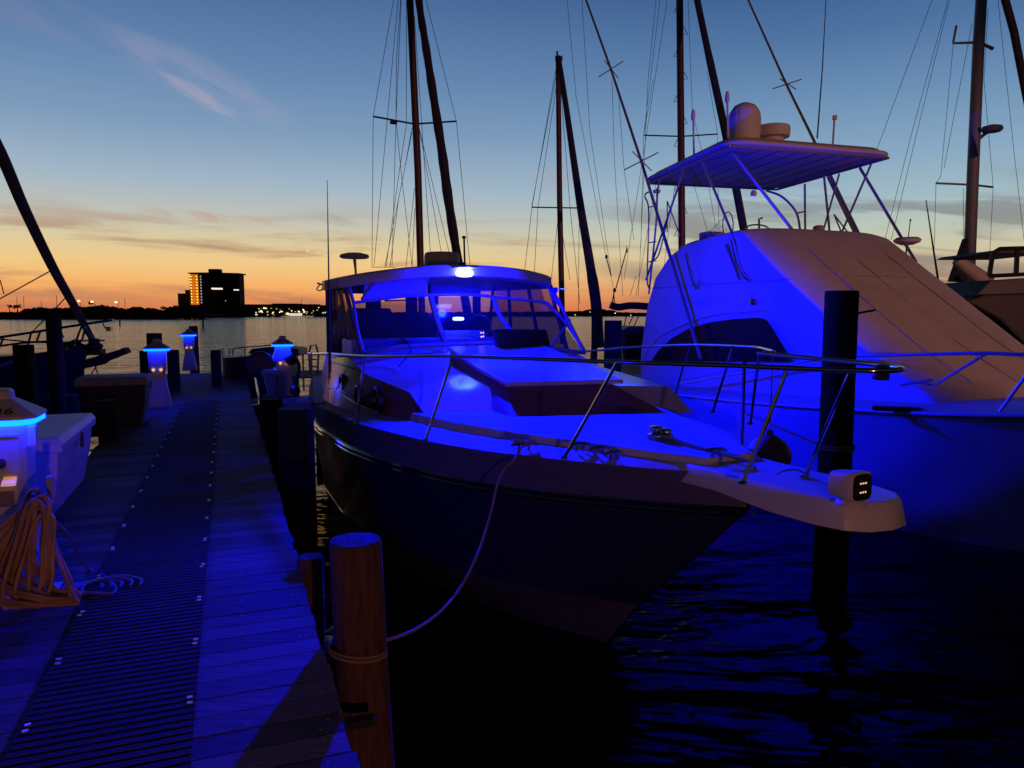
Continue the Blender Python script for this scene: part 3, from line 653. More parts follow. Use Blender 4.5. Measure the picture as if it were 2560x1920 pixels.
spot('flood_beam', lp+A1.ey*.09, A1.ey+Vector((-.12, 0, -.34)), 4600, 88, .6, boat)
b = MB(); b.box(lp+A1.ey*.08+Vector((0, 0, .062)), (.30, .24, .008), A1.a); b.build('added_light_shield', WHITE, boat)  # plate added only to block the flood's upward light
sp_ = A1.w(-1.27, -4.78, 1.80); b = MB(); b.lathe([(.0, -.03), (.035, -.025), (.04, .03), (0, .035)], sp_, 14, ax=(1, .5, 0)); b.build('side_fitting', mat('added side light', (.02, .02, .2), .4, emit=(0, 0, 1), es=1), boat)  # lamp added here to light the right boat's flank
spot('added_side_beam', sp_+Vector((.08, .02, -.02)), (1, .40, .18), 1600, 150, .75, boat)
b = MB(); b.box(sp_+Vector((.08, .02, .018)), (.12, .12, .006), .4); b.build('added_light_shield', WHITE, boat)  # added plate that keeps the side light off the domes
lp2 = A1.onY(1147, 797, -5.22)
b = MB(); P_ = []
for a in range(24):
    th = a*pi/12; P_.append(lp2+A1.ex*(max(-.05, min(.05, cos(th)*.1))+cos(th)*.025)+Vector((0, 0, sin(th)*.024)))
b.loft([[p_-A1.ey*.03 for p_ in P_], P_]); b.build('light_bar', LED, boat)
bl2 = bpy.data.lights.new('bar', 'POINT'); bl2.energy = 22; bl2.color = (.0005, .0015, 1.0); bl2.shadow_soft_size = .06
lo2 = bpy.data.objects.new('bar', bl2); COL.objects.link(lo2); lo2.parent = boat; lo2.location = wmat(boat).inverted() @ (lp2+A1.ey*-.25+Vector((0, 0, .08)))
# rails
RS = arc([A1.w(1.42, -7.1, .93), A1.w(1.50, -6.5, .95), A1.w(1.52, -5.6, 1.0), A1.w(1.42, -4.2, 1.04), A1.w(1.2, -2.28, 1.13), A1.w(.80, -.65, 1.17), A1.w(.45, .2, 1.185), A1.w(.22, .80, 1.19), A1.w(.08, 1.0, 1.195), A1.w(-.08, 1.0, 1.2), A1.w(-.20, .72, 1.205), A1.w(-.30, .1, 1.21), A1.w(-.36, -.32, 1.215)], 6)
b = MB(); b.tube(RS, .0155, 10)
b.tube(arc([A1.w(-1.5, -5.6, .98), A1.w(-1.42, -4.3, 1.02), A1.w(-1.36, -3.4, 1.10), A1.w(-1.18, -2.07, 1.19), A1.w(-.86, -.92, 1.225), A1.w(-.62, -.48, 1.225), A1.w(-.47, -.28, 1.22), A1.w(-.36, -.32, 1.215)], 6), .0125, 10)
b.build('bow_rail', STEEL, boat, smooth=True)
for (bp_, tpp) in (((892, 1060, .43), (911, 886, -4.55)), ((1064, 1103, .43), (1132, 893, -2.3)), ((1410, 1146, .44), (1543, 905, -.48)), ((1857, 1209, .478), (1966, 927, .47)),
                   ((2011, 1196, .478), (2124, 935, .75)), ((1855, 1117, .45), (1861, 905, -.2)), ((1876, 1060, .45), (1899, 875, -.30)), ((1782, 1030, .45), (1832, 868, -.78)), ((1690, 985, .45), (1722, 864, -2.07)), ((1470, 940, .45), (1480, 878, -4.0))):
    B0 = PZ(*bp_); T0 = A1.onY(*tpp)
    b = MB(); b.tube([B0, T0], .0125, 8); b.lathe([(.03, 0), (.03, .012), (.016, .02)], B0, 12); b.build('stanchion', STEEL, boat, smooth=True)
b = MB(); q = A1.onY(2206, 931, .98); b.box(q, (.06, .06, .085), .6); b.box(q+Vector((-.01, 0, -.02)), (.08, .05, .04), .3); b.build('rail_clamp', BLACK, boat, bev=.014, seg=2)
# rail posts seen aft
for px in (757, 778, 822): 
    b = MB(); T0 = A1.onX(px, 882, 1.6); b.tube([T0, Vector((T0.x, T0.y, .45))], .013, 6); b.build('stanchion', STEEL, boat)
# deck hardware: windlass, chain, cleats
c = PZ(1650, 1098, .525); wz = MB(); wz.box(c+Vector((0, 0, .02)), (.16, .12, .04), A1.a); wz.lathe([(.04, 0), (.05, .01), (.03, .03), (.055, .05), (.05, .07), (0, .08)], c+Vector((-.03, 0, .03)), 16); wz.lathe([(.035, 0), (.045, .02), (.04, .05), (0, .055)], c+A1.ex*-.06+Vector((0, 0, .03)), 14)
wz.build('windlass', STEEL, boat, smooth=True, bev=.004)
ch = MB(); p0 = c+A1.ey*.05; p1 = A1.w(.04, -.02, .515)
path = arc([p0+Vector((0, 0, .03)), p0.lerp(p1, .3)+Vector((0, 0, .0)), p0.lerp(p1, .7), p1], 14)
for i, q in enumerate(path[::1]):
    d = (path[min(i+1, len(path)-1)]-path[max(i-1, 0)]).normalized(); up = Vector((0, 0, 1)) if i % 2 else d.cross(Vector((0, 0, 1)))
    ch.tube([q+Vector((0, 0, .014))+d*cos(a*pi/5)*.021+up*sin(a*pi/5)*.012 for a in range(10)], .005, 5, closed=True)
ch.build('anchor_chain', STEEL, boat, smooth=True)
def cleat(c, rz, s=1.0):
    b = MB(); ax = Vector((cos(rz), sin(rz), 0))
    b.tube(arc([c-ax*.11*s+Vector((0, 0, .045)), c-ax*.05*s+Vector((0, 0, .055)), c+ax*.05*s+Vector((0, 0, .055)), c+ax*.11*s+Vector((0, 0, .045))], 4), [.008]*3+[.012]*7+[.008]*3, 8)
    for k in (-.04, .04): b.tube([c+ax*k*s, c+ax*k*s+Vector((0, 0, .05))], .011, 8)
    b.build('cleat', STEEL, boat, smooth=True)
cl0 = PZ(1310, 1128, .44)
cleat(cl0, .3); cleat(PZ(1450, 1128, .47), .5, .8); cleat(PZ(1497, 1138, .46), .5, .8); cleat(PZ(1535, 1150, .46), .4, .7); cleat(PZ(1790, 1143, .52), .2, .7); cleat(PZ(800, 1022, .46), .8, 1.1)
b = MB(); q = A1.onX(1835, 1160, -.1); b.lathe([(0, 0), (.02, .002), (.02, .008), (0, .01)], PZ(1838, 1138, .5), 12); b.build('deck_plate', STEEL, boat)
# remote searchlight on the pulpit
slt = thing('searchlight', 'white remote searchlight with six small leds painted with warm reflections on the bow pulpit tip', 'searchlight', PZ(2128, 1268, .478))
c = PZ(2128, 1262, .478)
b = MB(); b.lathe([(.075, 0), (.078, .012), (.065, .03), (.04, .04), (.04, .075)], c, 28); b.build('base', WHITE, slt, smooth=True)
fd = Vector((.50, -.86, .0)).normalized(); sdv = Vector((.86, .50, 0)); upv = Vector((0, 0, 1))
cc = PY(2128, 1212, c.y+.005)
def rr_ring(off, w_, h_, sh=0): 
    out = []
    for a in range(28):
        th = 2*pi*a/28; ex_ = abs(cos(th))**.45*(1 if cos(th) > 0 else -1); ey_ = abs(sin(th))**.45*(1 if sin(th) > 0 else -1)
        out.append(cc+fd*off+sdv*(ex_*w_)+upv*(ey_*h_+sh))
    return out
b = MB(); b.loft([rr_ring(-.105, .05, .05), rr_ring(-.09, .068, .066), rr_ring(.0, .08, .078), rr_ring(.055, .085, .082), rr_ring(.062, .082, .08)]); b.build('housing', WHITE, slt, smooth=True)
b = MB(); b.loft([rr_ring(.060, .074, .071), rr_ring(.072, .072, .069), rr_ring(.074, .066, .064)]); b.build('bezel', BLACK, slt, smooth=True)
for i in (-1, 0, 1):
    for j in (-1, 1):
        q = cc+fd*.0755+sdv*(i*.021-.008)+upv*(j*.024)
        b = MB(); b.lathe([(0, 0), (.0048, 0), (.004, .004), (0, .005)], q, 10, ax=fd); b.build('led', LEDW, slt)
# fender ball
fb = thing('fender', 'reddish brown ball fender on the far side of the bow', 'fender', PY(1930, 1175, 5.7))
q = PY(1922, 1138, 5.75); b = MB(); b.lathe([(.0, -.17), (.08, -.155), (.14, -.10), (.168, -.03), (.165, .04), (.13, .105), (.07, .145), (.03, .165), (.03, .2), (0, .205)], q, 28); b.build('ball', REDF, fb, smooth=True)
b = MB(); b.tube([q+Vector((0, 0, .2)), A1.w(-.75, -.55, 1.2)], .006, 6); b.build('lanyard', ROPE, fb)
# rope from the cleat down to the foreground pile
b = MB()
pts = [cl0+Vector((.05, 0, .05)), cl0+Vector((-.02, -.02, .03)), PY(1285, 1150, 5.42), PY(1262, 1172, 5.35), PY(1243, 1215, 5.2), PY(1225, 1290, 5.0), PY(1198, 1375, 4.7), PY(1160, 1455, 4.4), PY(1105, 1525, 4.05), PY(1035, 1575, 3.75), PY(960, 1602, 3.5), PY(925, 1606, 3.52)]
b.tube(arc(pts, 8), .0095, 8); b.tube([cl0+Vector((-.09, 0, .06)), cl0+Vector((.09, .02, .075))], .012, 6); b.tube([cl0+Vector((.08, -.02, .06)), cl0+Vector((-.08, .02, .085))], .012, 6)
sprops(b.build('mooring_line', ROPE, smooth=True), 'tan mooring line sagging from the cruiser bow cleat to the foreground pile', 'rope')

# ================================================================ BOAT 2: sportfisher
A2 = Frame(5.0, 12.56, 20)
b2 = thing('sportfishing_boat', 'tall white fishing yacht with flybridge, dome and outriggers at the right', 'motor yacht', A2.o+Vector((0, 0, WL)), pi+A2.a)
s2 = [(7.3, .02), (7.0, .35), (6.5, .78), (5.6, 1.30), (4.4, 1.72), (2.8, 1.98), (1, 2.10), (-2, 2.12), (-6, 2.0)]
w2 = [(4.05, .02), (3.6, .35), (2.8, .80), (1.5, 1.25), (0, 1.5), (-2, 1.65), (-6, 1.7)]
m2 = [(6.0, .02), (5.5, .42), (4.6, .95), (3.4, 1.38), (2, 1.65), (0, 1.85), (-2, 1.92), (-6, 1.85)]
l2 = [(4.9, .02), (4.4, .42), (3.6, .88), (2.4, 1.32), (1, 1.58), (-1, 1.75), (-6, 1.76)]
def zs2(y): return table([(-6, .02), (-2, .10), (0, .17), (2, .27), (4, .40), (5.5, .55), (7.3, .78)], y)
def lev2(tb, zf, sd, off=0):
    y0 = max(a for a, _ in tb); out = []
    for i in range(37):
        y = lerp(y0, -6, (i/36)**1.5); e = .25*(i/36)**.3
        hb = (table(tb, min(y+e, y0))+2*table(tb, y)+table(tb, y-e))/4 if i else table(tb, y)
        out.append(A2.w(sd*(hb+off), y, zf(y)))
    return out
b = MB()
for sd in (1, -1): b.loft([lev2(s2, zs2, sd), lev2(m2, lambda y: lerp(WL, zs2(y), .62), sd), lev2(l2, lambda y: lerp(WL, zs2(y), .30), sd), lev2(w2, lambda y: WL-.02, sd), lev2([(3.6, 0), (-6, .5)], lambda y: WL-.5, sd)], close=False)
b.build('hull', WHITE, b2, smooth=True)
b = MB(); rows = []
for a, c in zip(lev2(s2, zs2, 1), lev2(s2, zs2, -1)): rows.append([a.lerp(c, k/10)+Vector((0, 0, -.003+.10*(1-(2*k/10-1)**4))) for k in range(11)])
b.loft(rows, close=False); b.build('deck', WHITE2, b2, smooth=True)
b = MB()
for sd in (1, -1): b.tube(lev2(s2, lambda y: zs2(y)-.02, sd, .01), .022, 8)
b.build('toe_rail', WHITE, b2, smooth=True)
# house: side profile (y,z) swept across, nose narrower and rounded
prof = [(-2.86, .05), (-2.86, .75), (-2.66, 1.62), (-2.40, 2.18), (-1.95, 2.55), (-1.45, 2.72), (-.6, 2.80), (.02, 2.82), (.20, 2.76), (1.0, 2.18), (1.5, 1.84), (2.66, 1.06), (3.5, .62), (3.9, .30)]
def hw2(y, z): return 1.56-.10*max(0, (y-1.0))/2.9*1.6-.05*max(0, z-1.7)
b = MB(); rings = []
for k in range(15):
    u = 2*k/14-1
    ex_ = (1 if u > 0 else -1)*abs(u)**.75
    q = 1-abs(ex_)
    rings.append([A2.w(ex_*hw2(y, z), y+(.16*(1-ex_**4) if y > 0 else 0), z+(.05*(1-ex_**4) if z > 1 else 0)) for y, z in prof])
b.loft(rings); b.build('superstructure', WHITE2, b2, smooth=True, bev=.05, seg=3)
b = MB(); P_ = [A2.onX(px, py, 1.575) for px, py in ((1628, 903), (1648, 876), (1680, 846), (1722, 822), (1775, 806), (1840, 797), (1898, 794), (1912, 800), (1940, 848), (1972, 903))]
b.prism(P_, A2.ex*.012); b.build('side_window', TINT, b2)
b = MB(); b.tube([A2.w(1.57, -2.55, 1.98), A2.w(1.575, -1, 1.99), A2.w(1.57, .6, 1.98), A2.w(1.54, 1.27, 1.99)], .006, 6); b.tube(arc([A2.w(1.54, 1.3, 1.99), A2.w(.8, 1.42, 2.03), A2.w(0, 1.45, 2.05), A2.w(-.8, 1.42, 2.03), A2.w(-1.5, 1.3, 1.99)], 5), .006, 6); b.build('seam', mat('seam', (.3, .29, .28), .6), b2)
b = MB(); b.lathe([(0, 0), (.05, 0), (.055, .03), (.03, .06), (0, .062)], A2.onX(1884, 755, 1.56), 16, ax=A2.ex); b.build('side_fitting', STEEL, b2, smooth=True)
b = MB(); b.tube(arc([A2.onX(1600, 905, 1.60), A2.onX(1640, 850, 1.60), A2.onX(1700, 815, 1.60), A2.onX(1780, 788, 1.60), A2.onX(1905, 775, 1.60)], 5), .014, 6); b.build('eyebrow_trim', WHITE2, b2)
b = MB(); 
for x in (-.75, .0, .75): b.tube(arc([A2.w(x, .1+.16*(1-(x/1.5)**4), 2.845), A2.w(x, 1.0+.155, 2.24), A2.w(x, 1.5+.155, 1.895), A2.w(x, 2.66+.155, 1.115), A2.w(x, 3.5+.155, .665)], 4), .005, 5)
b.build('cover_seam', mat('cover seam', (.25, .22, .2), .8), b2)
# hardtop over the flybridge
HZ = 4.17
C4 = [PZ(1605, 457, HZ), PZ(1822, 355, HZ), PZ(2245, 388, HZ), PZ(1945, 473, HZ)]   # aft stbd, fwd stbd, fwd port, aft port
def quad(u, v): return (C4[0].lerp(C4[1], u)).lerp(C4[3].lerp(C4[2], u), v)
rings = []
cen = quad(.5, .5)
def roundq(sc, z, r=.12, n=6):
    out = []
    for (cu, cv) in ((0, 0), (1, 0), (1, 1), (0, 1)):
        for k in range(n):
            th = (k/(n-1))*pi/2
            base = {(0, 0): pi, (1, 0): 1.5*pi, (1, 1): 0, (0, 1): .5*pi}[(cu, cv)]
            uu = abs(cu-r)+0 if cu == 0 else 1-r; vv = r if cv == 0 else 1-r
            a = base+th
            if (cu, cv) == (0, 0): du, dv = -cos(th), -sin(th)
            elif (cu, cv) == (1, 0): du, dv = sin(th), -cos(th)
            elif (cu, cv) == (1, 1): du, dv = cos(th), sin(th)
            else: du, dv = -sin(th), cos(th)
            p_ = quad(uu+du*r, vv+dv*r); p_ = cen+(p_-cen)*sc; p_.z = z; out.append(p_)
    return out
b = MB(); b.loft([roundq(.985, HZ-.01), roundq(1.0, HZ), roundq(1.01, HZ+.03), roundq(1.0, HZ+.06), roundq(.97, HZ+.075), roundq(.93, HZ+.13), roundq(.86, HZ+.16)])
b.build('hardtop', WHITE2, b2, smooth=True)
b = MB()
for k in range(1, 9): b.tube([quad(.04, k/9)+Vector((0, 0, -.018)), quad(.96, k/9)+Vector((0, 0, -.018))], .012, 5)
for u in (.03, .97): b.tube([quad(u, .03)+Vector((0, 0, -.03)), quad(u, .97)+Vector((0, 0, -.03))], .022, 6)
for v in (.03, .97): b.tube([quad(.03, v)+Vector((0, 0, -.03)), quad(.97, v)+Vector((0, 0, -.03))], .022, 6)
b.build('canopy_frame', ALU, b2)
def XYr(px, py, x): return A2.onX(px, py, x)
b = MB()
for (p0, x0, p1, x1, r) in (((1757, 405), 1.45, (1842, 612), 1.5, .022), ((1820, 368), 1.35, (1982, 576), .55, .026), ((1710, 425), 1.5, (1615, 700), 1.5, .02), ((1648, 450), 1.4, (1640, 520), 1.5, .018), ((1815, 612), 1.56, (1848, 700), 1.56, .02),
        ((2012, 460), -.2, (2013, 578), -.2, .02), ((2060, 440), -.9, (2074, 580), -.9, .022), ((2098, 435), -1.3, (2058, 578), -.9, .018), ((2178, 410), -1.5, (2104, 582), -1.3, .02), ((2150, 420), -1.5, (2290, 655), -1.55, .026), ((2070, 442), -1.2, (2140, 588), -1.4, .03), ((2085, 536), -1.2, (2125, 588), -1.3, .014), ((2085, 536), -1.2, (2104, 582), -1.2, .014)):
    b = MB(); b.tube([XYr(*p0, x0), XYr(*p1, x1)], r, 8); b.build('tower_tube', ALU, b2, smooth=True)
b = MB(); b.tube(arc([XYr(1915, 476, .3), XYr(1955, 492, .2), XYr(1990, 530, .1), XYr(2001, 578, .1)], 5), .02, 8); b.tube([XYr(1992, 533, .1), XYr(2010, 529, -.2)], .014, 6); b.build('tower_tube', ALU, b2, smooth=True)
b = MB(); b.tube(arc([XYr(1625, 478, 1.6), XYr(1612, 490, 1.6), XYr(1622, 530, 1.6), XYr(1618, 690, 1.6), XYr(1622, 720, 1.6)], 5), .016, 6)
b.tube(arc([XYr(1643, 470, 1.5), XYr(1640, 560, 1.5), XYr(1622, 735, 1.5)], 4), .020, 6)
for yy in (518, 607, 655): b.tube([XYr(1621, yy, 1.6), XYr(1641, yy-3, 1.5)], .012, 6)
b.tube(arc([XYr(1625, 655, 1.55), XYr(1645, 640, 1.5), XYr(1658, 595, 1.5), XYr(1676, 520, 1.5)], 5), .014, 6)
b.tube([XYr(1668, 503, 1.5), XYr(1668, 580, 1.5)], .012, 6); b.tube([XYr(1668, 503, 1.5), XYr(1700, 590, 1.5)], .012, 6)
b.build('boarding_ladder', ALU, b2, smooth=True)
b = MB(); b.tube(arc([XYr(1697, 620, 1.4), XYr(1740, 603, 1.4), XYr(1800, 592, 1.4), XYr(1838, 584, 1.3)], 5), .012, 6); b.tube(arc([XYr(1713, 632, 1.58), XYr(1730, 700, 1.6), XYr(1742, 722, 1.6), XYr(1748, 700, 1.6)], 5), .012, 6); b.tube(arc([XYr(1828, 600, 1.6), XYr(1842, 660, 1.6), XYr(1860, 692, 1.6), XYr(1874, 702, 1.6)], 5), .014, 6); b.build('bridge_rail_and_shadows', STEEL, b2)  # the two hooked tubes draw shadows cast on the house side
q = XYr(1860, 342, .75); q.z = HZ+.15
b = MB(); b.lathe([(.26, 0), (.27, .05), (.265, .22), (.275, .26), (.275, .50), (.25, .62), (.18, .72), (.09, .765), (0, .775)], q, 30); b.build('satellite_dome', WHITE2, b2, smooth=True)
q = PY(1930, 344, q.y+.15); b = MB(); b.lathe([(.20, -.22), (.20, -.02), (.29, 0), (.30, .04), (.30, .15), (.285, .185), (.2, .20), (0, .205)], q, 30); b.build('radar_dome', WHITE2, b2, smooth=True)
b = MB()
for (px, py0, py1, x, rr) in ((1818, 345, 240, 1.3, .018), (1733, 388, 285, 1.6, .018)):
    b.tube([XYr(px+2, py0, x), XYr(px, py1, x)], rr, 8)
    b.lathe([(.03, -.1), (.038, -.06), (.038, 0), (.028, .02), (.028, .07), (0, .08)], XYr(px, py1, x), 14); b.build('antenna', WHITE2, b2, smooth=True); b = MB()
b.tube([XYr(2082, 362, -1.2), XYr(2086, 300, -1.2)], .018, 8); b.box(XYr(2087, 294, -1.2), (.06, .06, .08))
b.build('antenna', WHITE2, b2, smooth=True)
b = MB(); b.tube([XYr(2043, 346, -.9), XYr(2056, 170, -.9), XYr(2068, -60, -.9)], [.014, .010, .006], 6); b.build('whip_antenna', WIRE, b2)
b = MB(); b.lathe([(.0, 0), (.05, .0), (.055, .05), (.035, .09), (0, .1)], XYr(1884, 485, .5)+Vector((0, 0, -.03)), 14); b.build('spreader_light', WHITE2, b2); b = MB(); b.lathe([(.0, 0), (.07, .0), (.08, .05), (.035, .06), (0, .07)], XYr(1642, 478, 1.3)+Vector((0, 0, -.03)), 14); b.build('spreader_light', WHITE2, b2)
b = MB(); q = XYr(1894, 572, .5); b.tube([q+A2.ex*(cos(a*pi/14)*.24)+Vector((0, 0, sin(a*pi/14)*.07)) for a in range(28)], .014, 6, closed=True); b.tube([XYr(1898, 582, .5), XYr(1897, 548, .5), XYr(1905, 545, .5)], .02, 6); b.build('steering_wheel', STEEL, b2)
b = MB(); b.lathe([(.09, 0), (.10, .03), (.10, .08), (.06, .1), (0, .1)], XYr(2047, 578, -.6), 16); b.build('compass', TAN, b2); b = MB(); b.box(XYr(1778, 590, .8), (.34, .3, .14), .3); b.build('helm_chair', TAN, b2, bev=.02)
b = MB(); q = XYr(2268, 606, -1.7); b.lathe([(.0, -.03), (.1, -.04), (.2, .0), (.22, .04), (.17, .08), (0, .09)], q, 20); b.tube([q, XYr(2265, 635, -1.5)], .015, 6); b.build('horn', WHITE2, b2, smooth=True)
# landing net on the bridge
b = MB(); ce = XYr(1823, 555, .9)
hoop = [XYr(1814+13*cos(a*pi/12)+6, 562+32*sin(a*pi/12), .9) for a in range(24)]; b.tube(hoop, .01, 6, closed=True)
tip = XYr(1752, 592, 1.0)
for k in range(0, 24, 2): b.tube([hoop[k], hoop[k].lerp(tip, .5)+Vector((0, 0, -.05)), tip], .0018, 4)
for f in (.2, .4, .6, .8): b.tube([h.lerp(tip, f)+Vector((0, 0, -.1*f*(1-f)*2)) for h in hoop], .0018, 4, closed=True)
sprops(b.build('landing_net', NETM), 'dark hooped landing net standing on the flybridge', 'fishing net')
# outriggers with spreader crosses
def outrigger(pts, x, crosses, r=.032):
    P_ = [A2.onX(px, py, x) for px, py in pts]
    b = MB(); b.tube(P_, [lerp(r*.62, r, k/(len(P_)-1)) for k in range(len(P_))], 8)
    o = b.build('outrigger', ALU, b2, smooth=True)
    b = MB()
    for (px, py, dx, dy) in crosses:
        c = A2.onX(px, py, x); m_ = c.y
        b.tube([PY(px-dx, py+dy, m_), PY(px+dx, py-dy, m_)], .012, 6)
        b.tube([PY(px-dx*.5, py-dy*1.1, m_-.3), PY(px+dx*.6, py+dy*1.1, m_+.3)], .010, 6)
        b.build('spreader_cross', ALU, o); b = MB()
outrigger([(1440, -60), (1465, 0), (1527, 173), (1603, 403), (1660, 590), (1710, 755), (1752, 895)], 1.75, [(1527, 173, 31, 20), (1603, 403, 43, 22)], .034)
outrigger([(1835, -70), (1870, 0), (1965, 210), (2030, 342), (2105, 500), (2150, 592)], -1.75, [(1968, 210, 36, 12)], .034)
# bow rail of boat 2
b = MB()
R2 = arc([A2.onX(2085, 891, 1.75), A2.onX(2300, 886, 1.75), A2.onX(2460, 883, 1.72), A2.onX(2620, 883, 1.62), A2.w(1.2, 6.1, 1.35), A2.w(.4, 7.2, 1.5)], 5); b.tube(R2, .02, 8)
b.tube([A2.onX(2462, 886, 1.72), PZ(2262, 1008, .33)], .018, 8); b.tube([A2.onX(1700, 960, 1.9), A2.onX(2085, 891, 1.75)], .018, 8)
for yy in (4.6, 5.6): b.tube([A2.w(table(s2, yy)-.1, yy, zs2(yy)), A2.w(table(s2, yy)-.2, yy+.4, 1.2)], .018, 8)
b.build('bow_rail', mat('painted rail', (.55, .55, .57), .3, metal=.5), b2, smooth=True)
b = MB(); q = PZ(2240, 1022, .40); b.box(q, (.5, .12, .05), -.35); b.build('fairlead', BLACK, b2, bev=.01)
b = MB(); q = PZ(2300, 958, .65); b.tube([PY(2250, 962, 8.6), PY(2330, 950, 8.4)], .02, 6); b.build('grab_rail', WHITE2, b2)

# ================================================================ sailboats behind
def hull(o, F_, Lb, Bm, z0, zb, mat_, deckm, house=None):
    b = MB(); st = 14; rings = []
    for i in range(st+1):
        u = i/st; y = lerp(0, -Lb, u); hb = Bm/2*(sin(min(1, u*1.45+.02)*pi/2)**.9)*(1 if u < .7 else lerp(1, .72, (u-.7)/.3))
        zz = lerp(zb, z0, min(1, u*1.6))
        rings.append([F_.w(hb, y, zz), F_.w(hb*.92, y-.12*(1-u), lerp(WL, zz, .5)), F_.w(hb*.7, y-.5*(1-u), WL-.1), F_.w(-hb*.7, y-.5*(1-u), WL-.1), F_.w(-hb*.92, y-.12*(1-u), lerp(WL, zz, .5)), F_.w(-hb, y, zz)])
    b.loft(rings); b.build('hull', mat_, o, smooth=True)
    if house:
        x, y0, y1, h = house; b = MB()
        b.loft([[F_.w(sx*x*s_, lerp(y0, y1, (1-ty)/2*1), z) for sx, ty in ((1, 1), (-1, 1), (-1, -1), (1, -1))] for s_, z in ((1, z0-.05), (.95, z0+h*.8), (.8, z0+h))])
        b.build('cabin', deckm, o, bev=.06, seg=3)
def lines(b, segs, Y_, r=.006):
    for pl_ in segs:
        for (a, c) in zip(pl_, pl_[1:]): b.tube([PY(a[0], a[1], Y_), PY(c[0], c[1], Y_)], r, 4)
# 1: ketch behind the cruiser
F1 = Frame(-.95, 15.2, 18)
o = thing('sailboat', 'sailboat with dark furled headsail and red tinted mast right behind the cruiser hardtop', 'sailboat', F1.o+Vector((0, 0, WL)), pi+F1.a)
hull(o, F1, 9.5, 2.9, .05, .35, WHITE2, WHITE2, (.8, -3, -7, .45))
Ym = 18.2; b = MB(); b.tube([PY(1058, 900, Ym), PY(1045, 430, Ym), PY(1025, 0, Ym), PY(1008, -360, Ym)], [.088, .088, .085, .08], 10); b.build('mast', WOODM, o, smooth=True)
b = MB(); pts = [PY(1172, 800, 15.6), PY(1143, 640, 15.9), PY(1121, 500, 16.3), PY(1105, 380, 16.6), PY(1082, 230, 17), PY(1062, 100, 17.4), PY(1047, 0, 17.7), PY(1010, -320, 18.2)]
b.tube(arc(pts, 5), [.085+.02*max(0, 1-abs(i-12)/14)+.007*sin(i*1.9) for i in range(36)], 8); b.build('furled_headsail', DARKMAST, o, smooth=True)
b = MB(); b.tube([PY(933, 291, Ym-.1), PY(1036, 310, Ym), PY(1141, 303, Ym+.1)], .022, 6); b.lathe([(0, 0), (.09, 0), (.09, .05), (0, .09)], PY(984, 309, Ym), 10); b.build('spreader', DARKMAST, o)
b = MB(); lines(b, [[(984, 0), (933, 291), (930, 668)], [(995, 0), (968, 300), (935, 665)], [(1003, 0), (990, 300), (980, 668)], [(990, 300), (1004, 440), (1030, 665)], [(1003, -20), (991, 150), (990, 300)],
                    [(1016, 0), (1016, 310), (998, 430), (965, 668)], [(1030, 320), (1012, 420), (962, 668)], [(1030, 330), (996, 500), (975, 668)], [(1065, 0), (1141, 303), (1175, 665)],
                    [(1036, 40), (1078, 660)], [(1048, 320), (1125, 640)], [(1049, 325), (1105, 640)], [(1036, 470), (1015, 668)], [(1037, 520), (1030, 668)], [(930, 668), (990, 668)]], Ym, .0065)
b.build('rigging', WIRE, o)
# 2: smaller sloop
F2_ = Frame(1.85, 17.2, 16)
o = thing('sailboat', 'small sloop whose whole mast shows between the cruiser and the fishing yacht', 'sailboat', F2_.o+Vector((0, 0, WL)), pi+F2_.a)
hull(o, F2_, 8, 2.6, -.1, .1, DARKV, WHITE2, (.7, -3, -6, .4))
Ym = 21; b = MB(); b.tube([PY(1407, 860, Ym), PY(1399, 500, Ym), PY(1395, 142, Ym)], [.085, .08, .07], 10); b.box(PY(1397, 146, Ym), (.2, .12, .1)); b.tube([PY(1393, 140, Ym), PY(1393, 128, Ym)], .03, 6); b.build('mast', WOODM, o, smooth=True)
b = MB(); pts = [PY(1497, 868, 17.5), PY(1490, 760, 17.7), PY(1475, 660, 18.1), PY(1455, 540, 18.7), PY(1440, 440, 19.2), PY(1420, 300, 20), PY(1404, 190, 20.6), PY(1397, 142, 20.9)]
b.tube(arc(pts, 5), [.13 if i < 9 else max(.05, .115-.0022*(i-9)) for i in range(36)], 8); b.build('furled_headsail', DARKMAST, o, smooth=True)
b = MB(); b.tube([PY(1329, 518, Ym), PY(1448, 520, Ym)], .02, 6); b.build('spreader', DARKMAST, o)
b = MB(); lines(b, [[(1392, 160), (1330, 518), (1310, 690)], [(1393, 200), (1345, 518), (1335, 695)], [(1392, 180), (1329, 518)], [(1402, 220), (1425, 518), (1450, 760)], [(1396, 535), (1378, 700)], [(1448, 520), (1446, 780)], [(1399, 540), (1425, 700)]], Ym, .007); b.build('rigging', WIRE, o)
# 3: mast with climbing steps behind the fishing yacht
F3 = Frame(7.6, 17.5, 18)
o = thing('sailboat', 'sailboat behind the fishing yacht with a red brown mast carrying folding steps', 'sailboat', F3.o+Vector((0, 0, WL)), pi+F3.a)
hull(o, F3, 9.5, 2.9, .1, .3, WHITE2, WHITE2, (.8, -3, -7, .45))
Ym = 21; b = MB(); b.tube([PY(1706, 800, Ym), PY(1703, 400, Ym), PY(1699, 0, Ym), PY(1696, -330, Ym)], [.10, .098, .095, .09], 10); mst = b.build('mast', WOODM, o, smooth=True)
b = MB()
for k in range(12):
    y0 = 12+k*56; sx = 1 if k % 2 else -1; m0 = 1702 + sx*8
    b.tube([PY(m0, y0, Ym), PY(m0+sx*9, y0+18, Ym), PY(m0, y0+18, Ym)], .010, 5)
b.build('mast_steps', BLACK, mst)
b = MB(); pts = [PY(1885, 700, 17.5), PY(1861, 581, 17.8), PY(1840, 470, 18.2), PY(1814, 334, 18.7), PY(1768, 120, 19.6), PY(1743, 0, 20.3), PY(1690, -260, 21)]
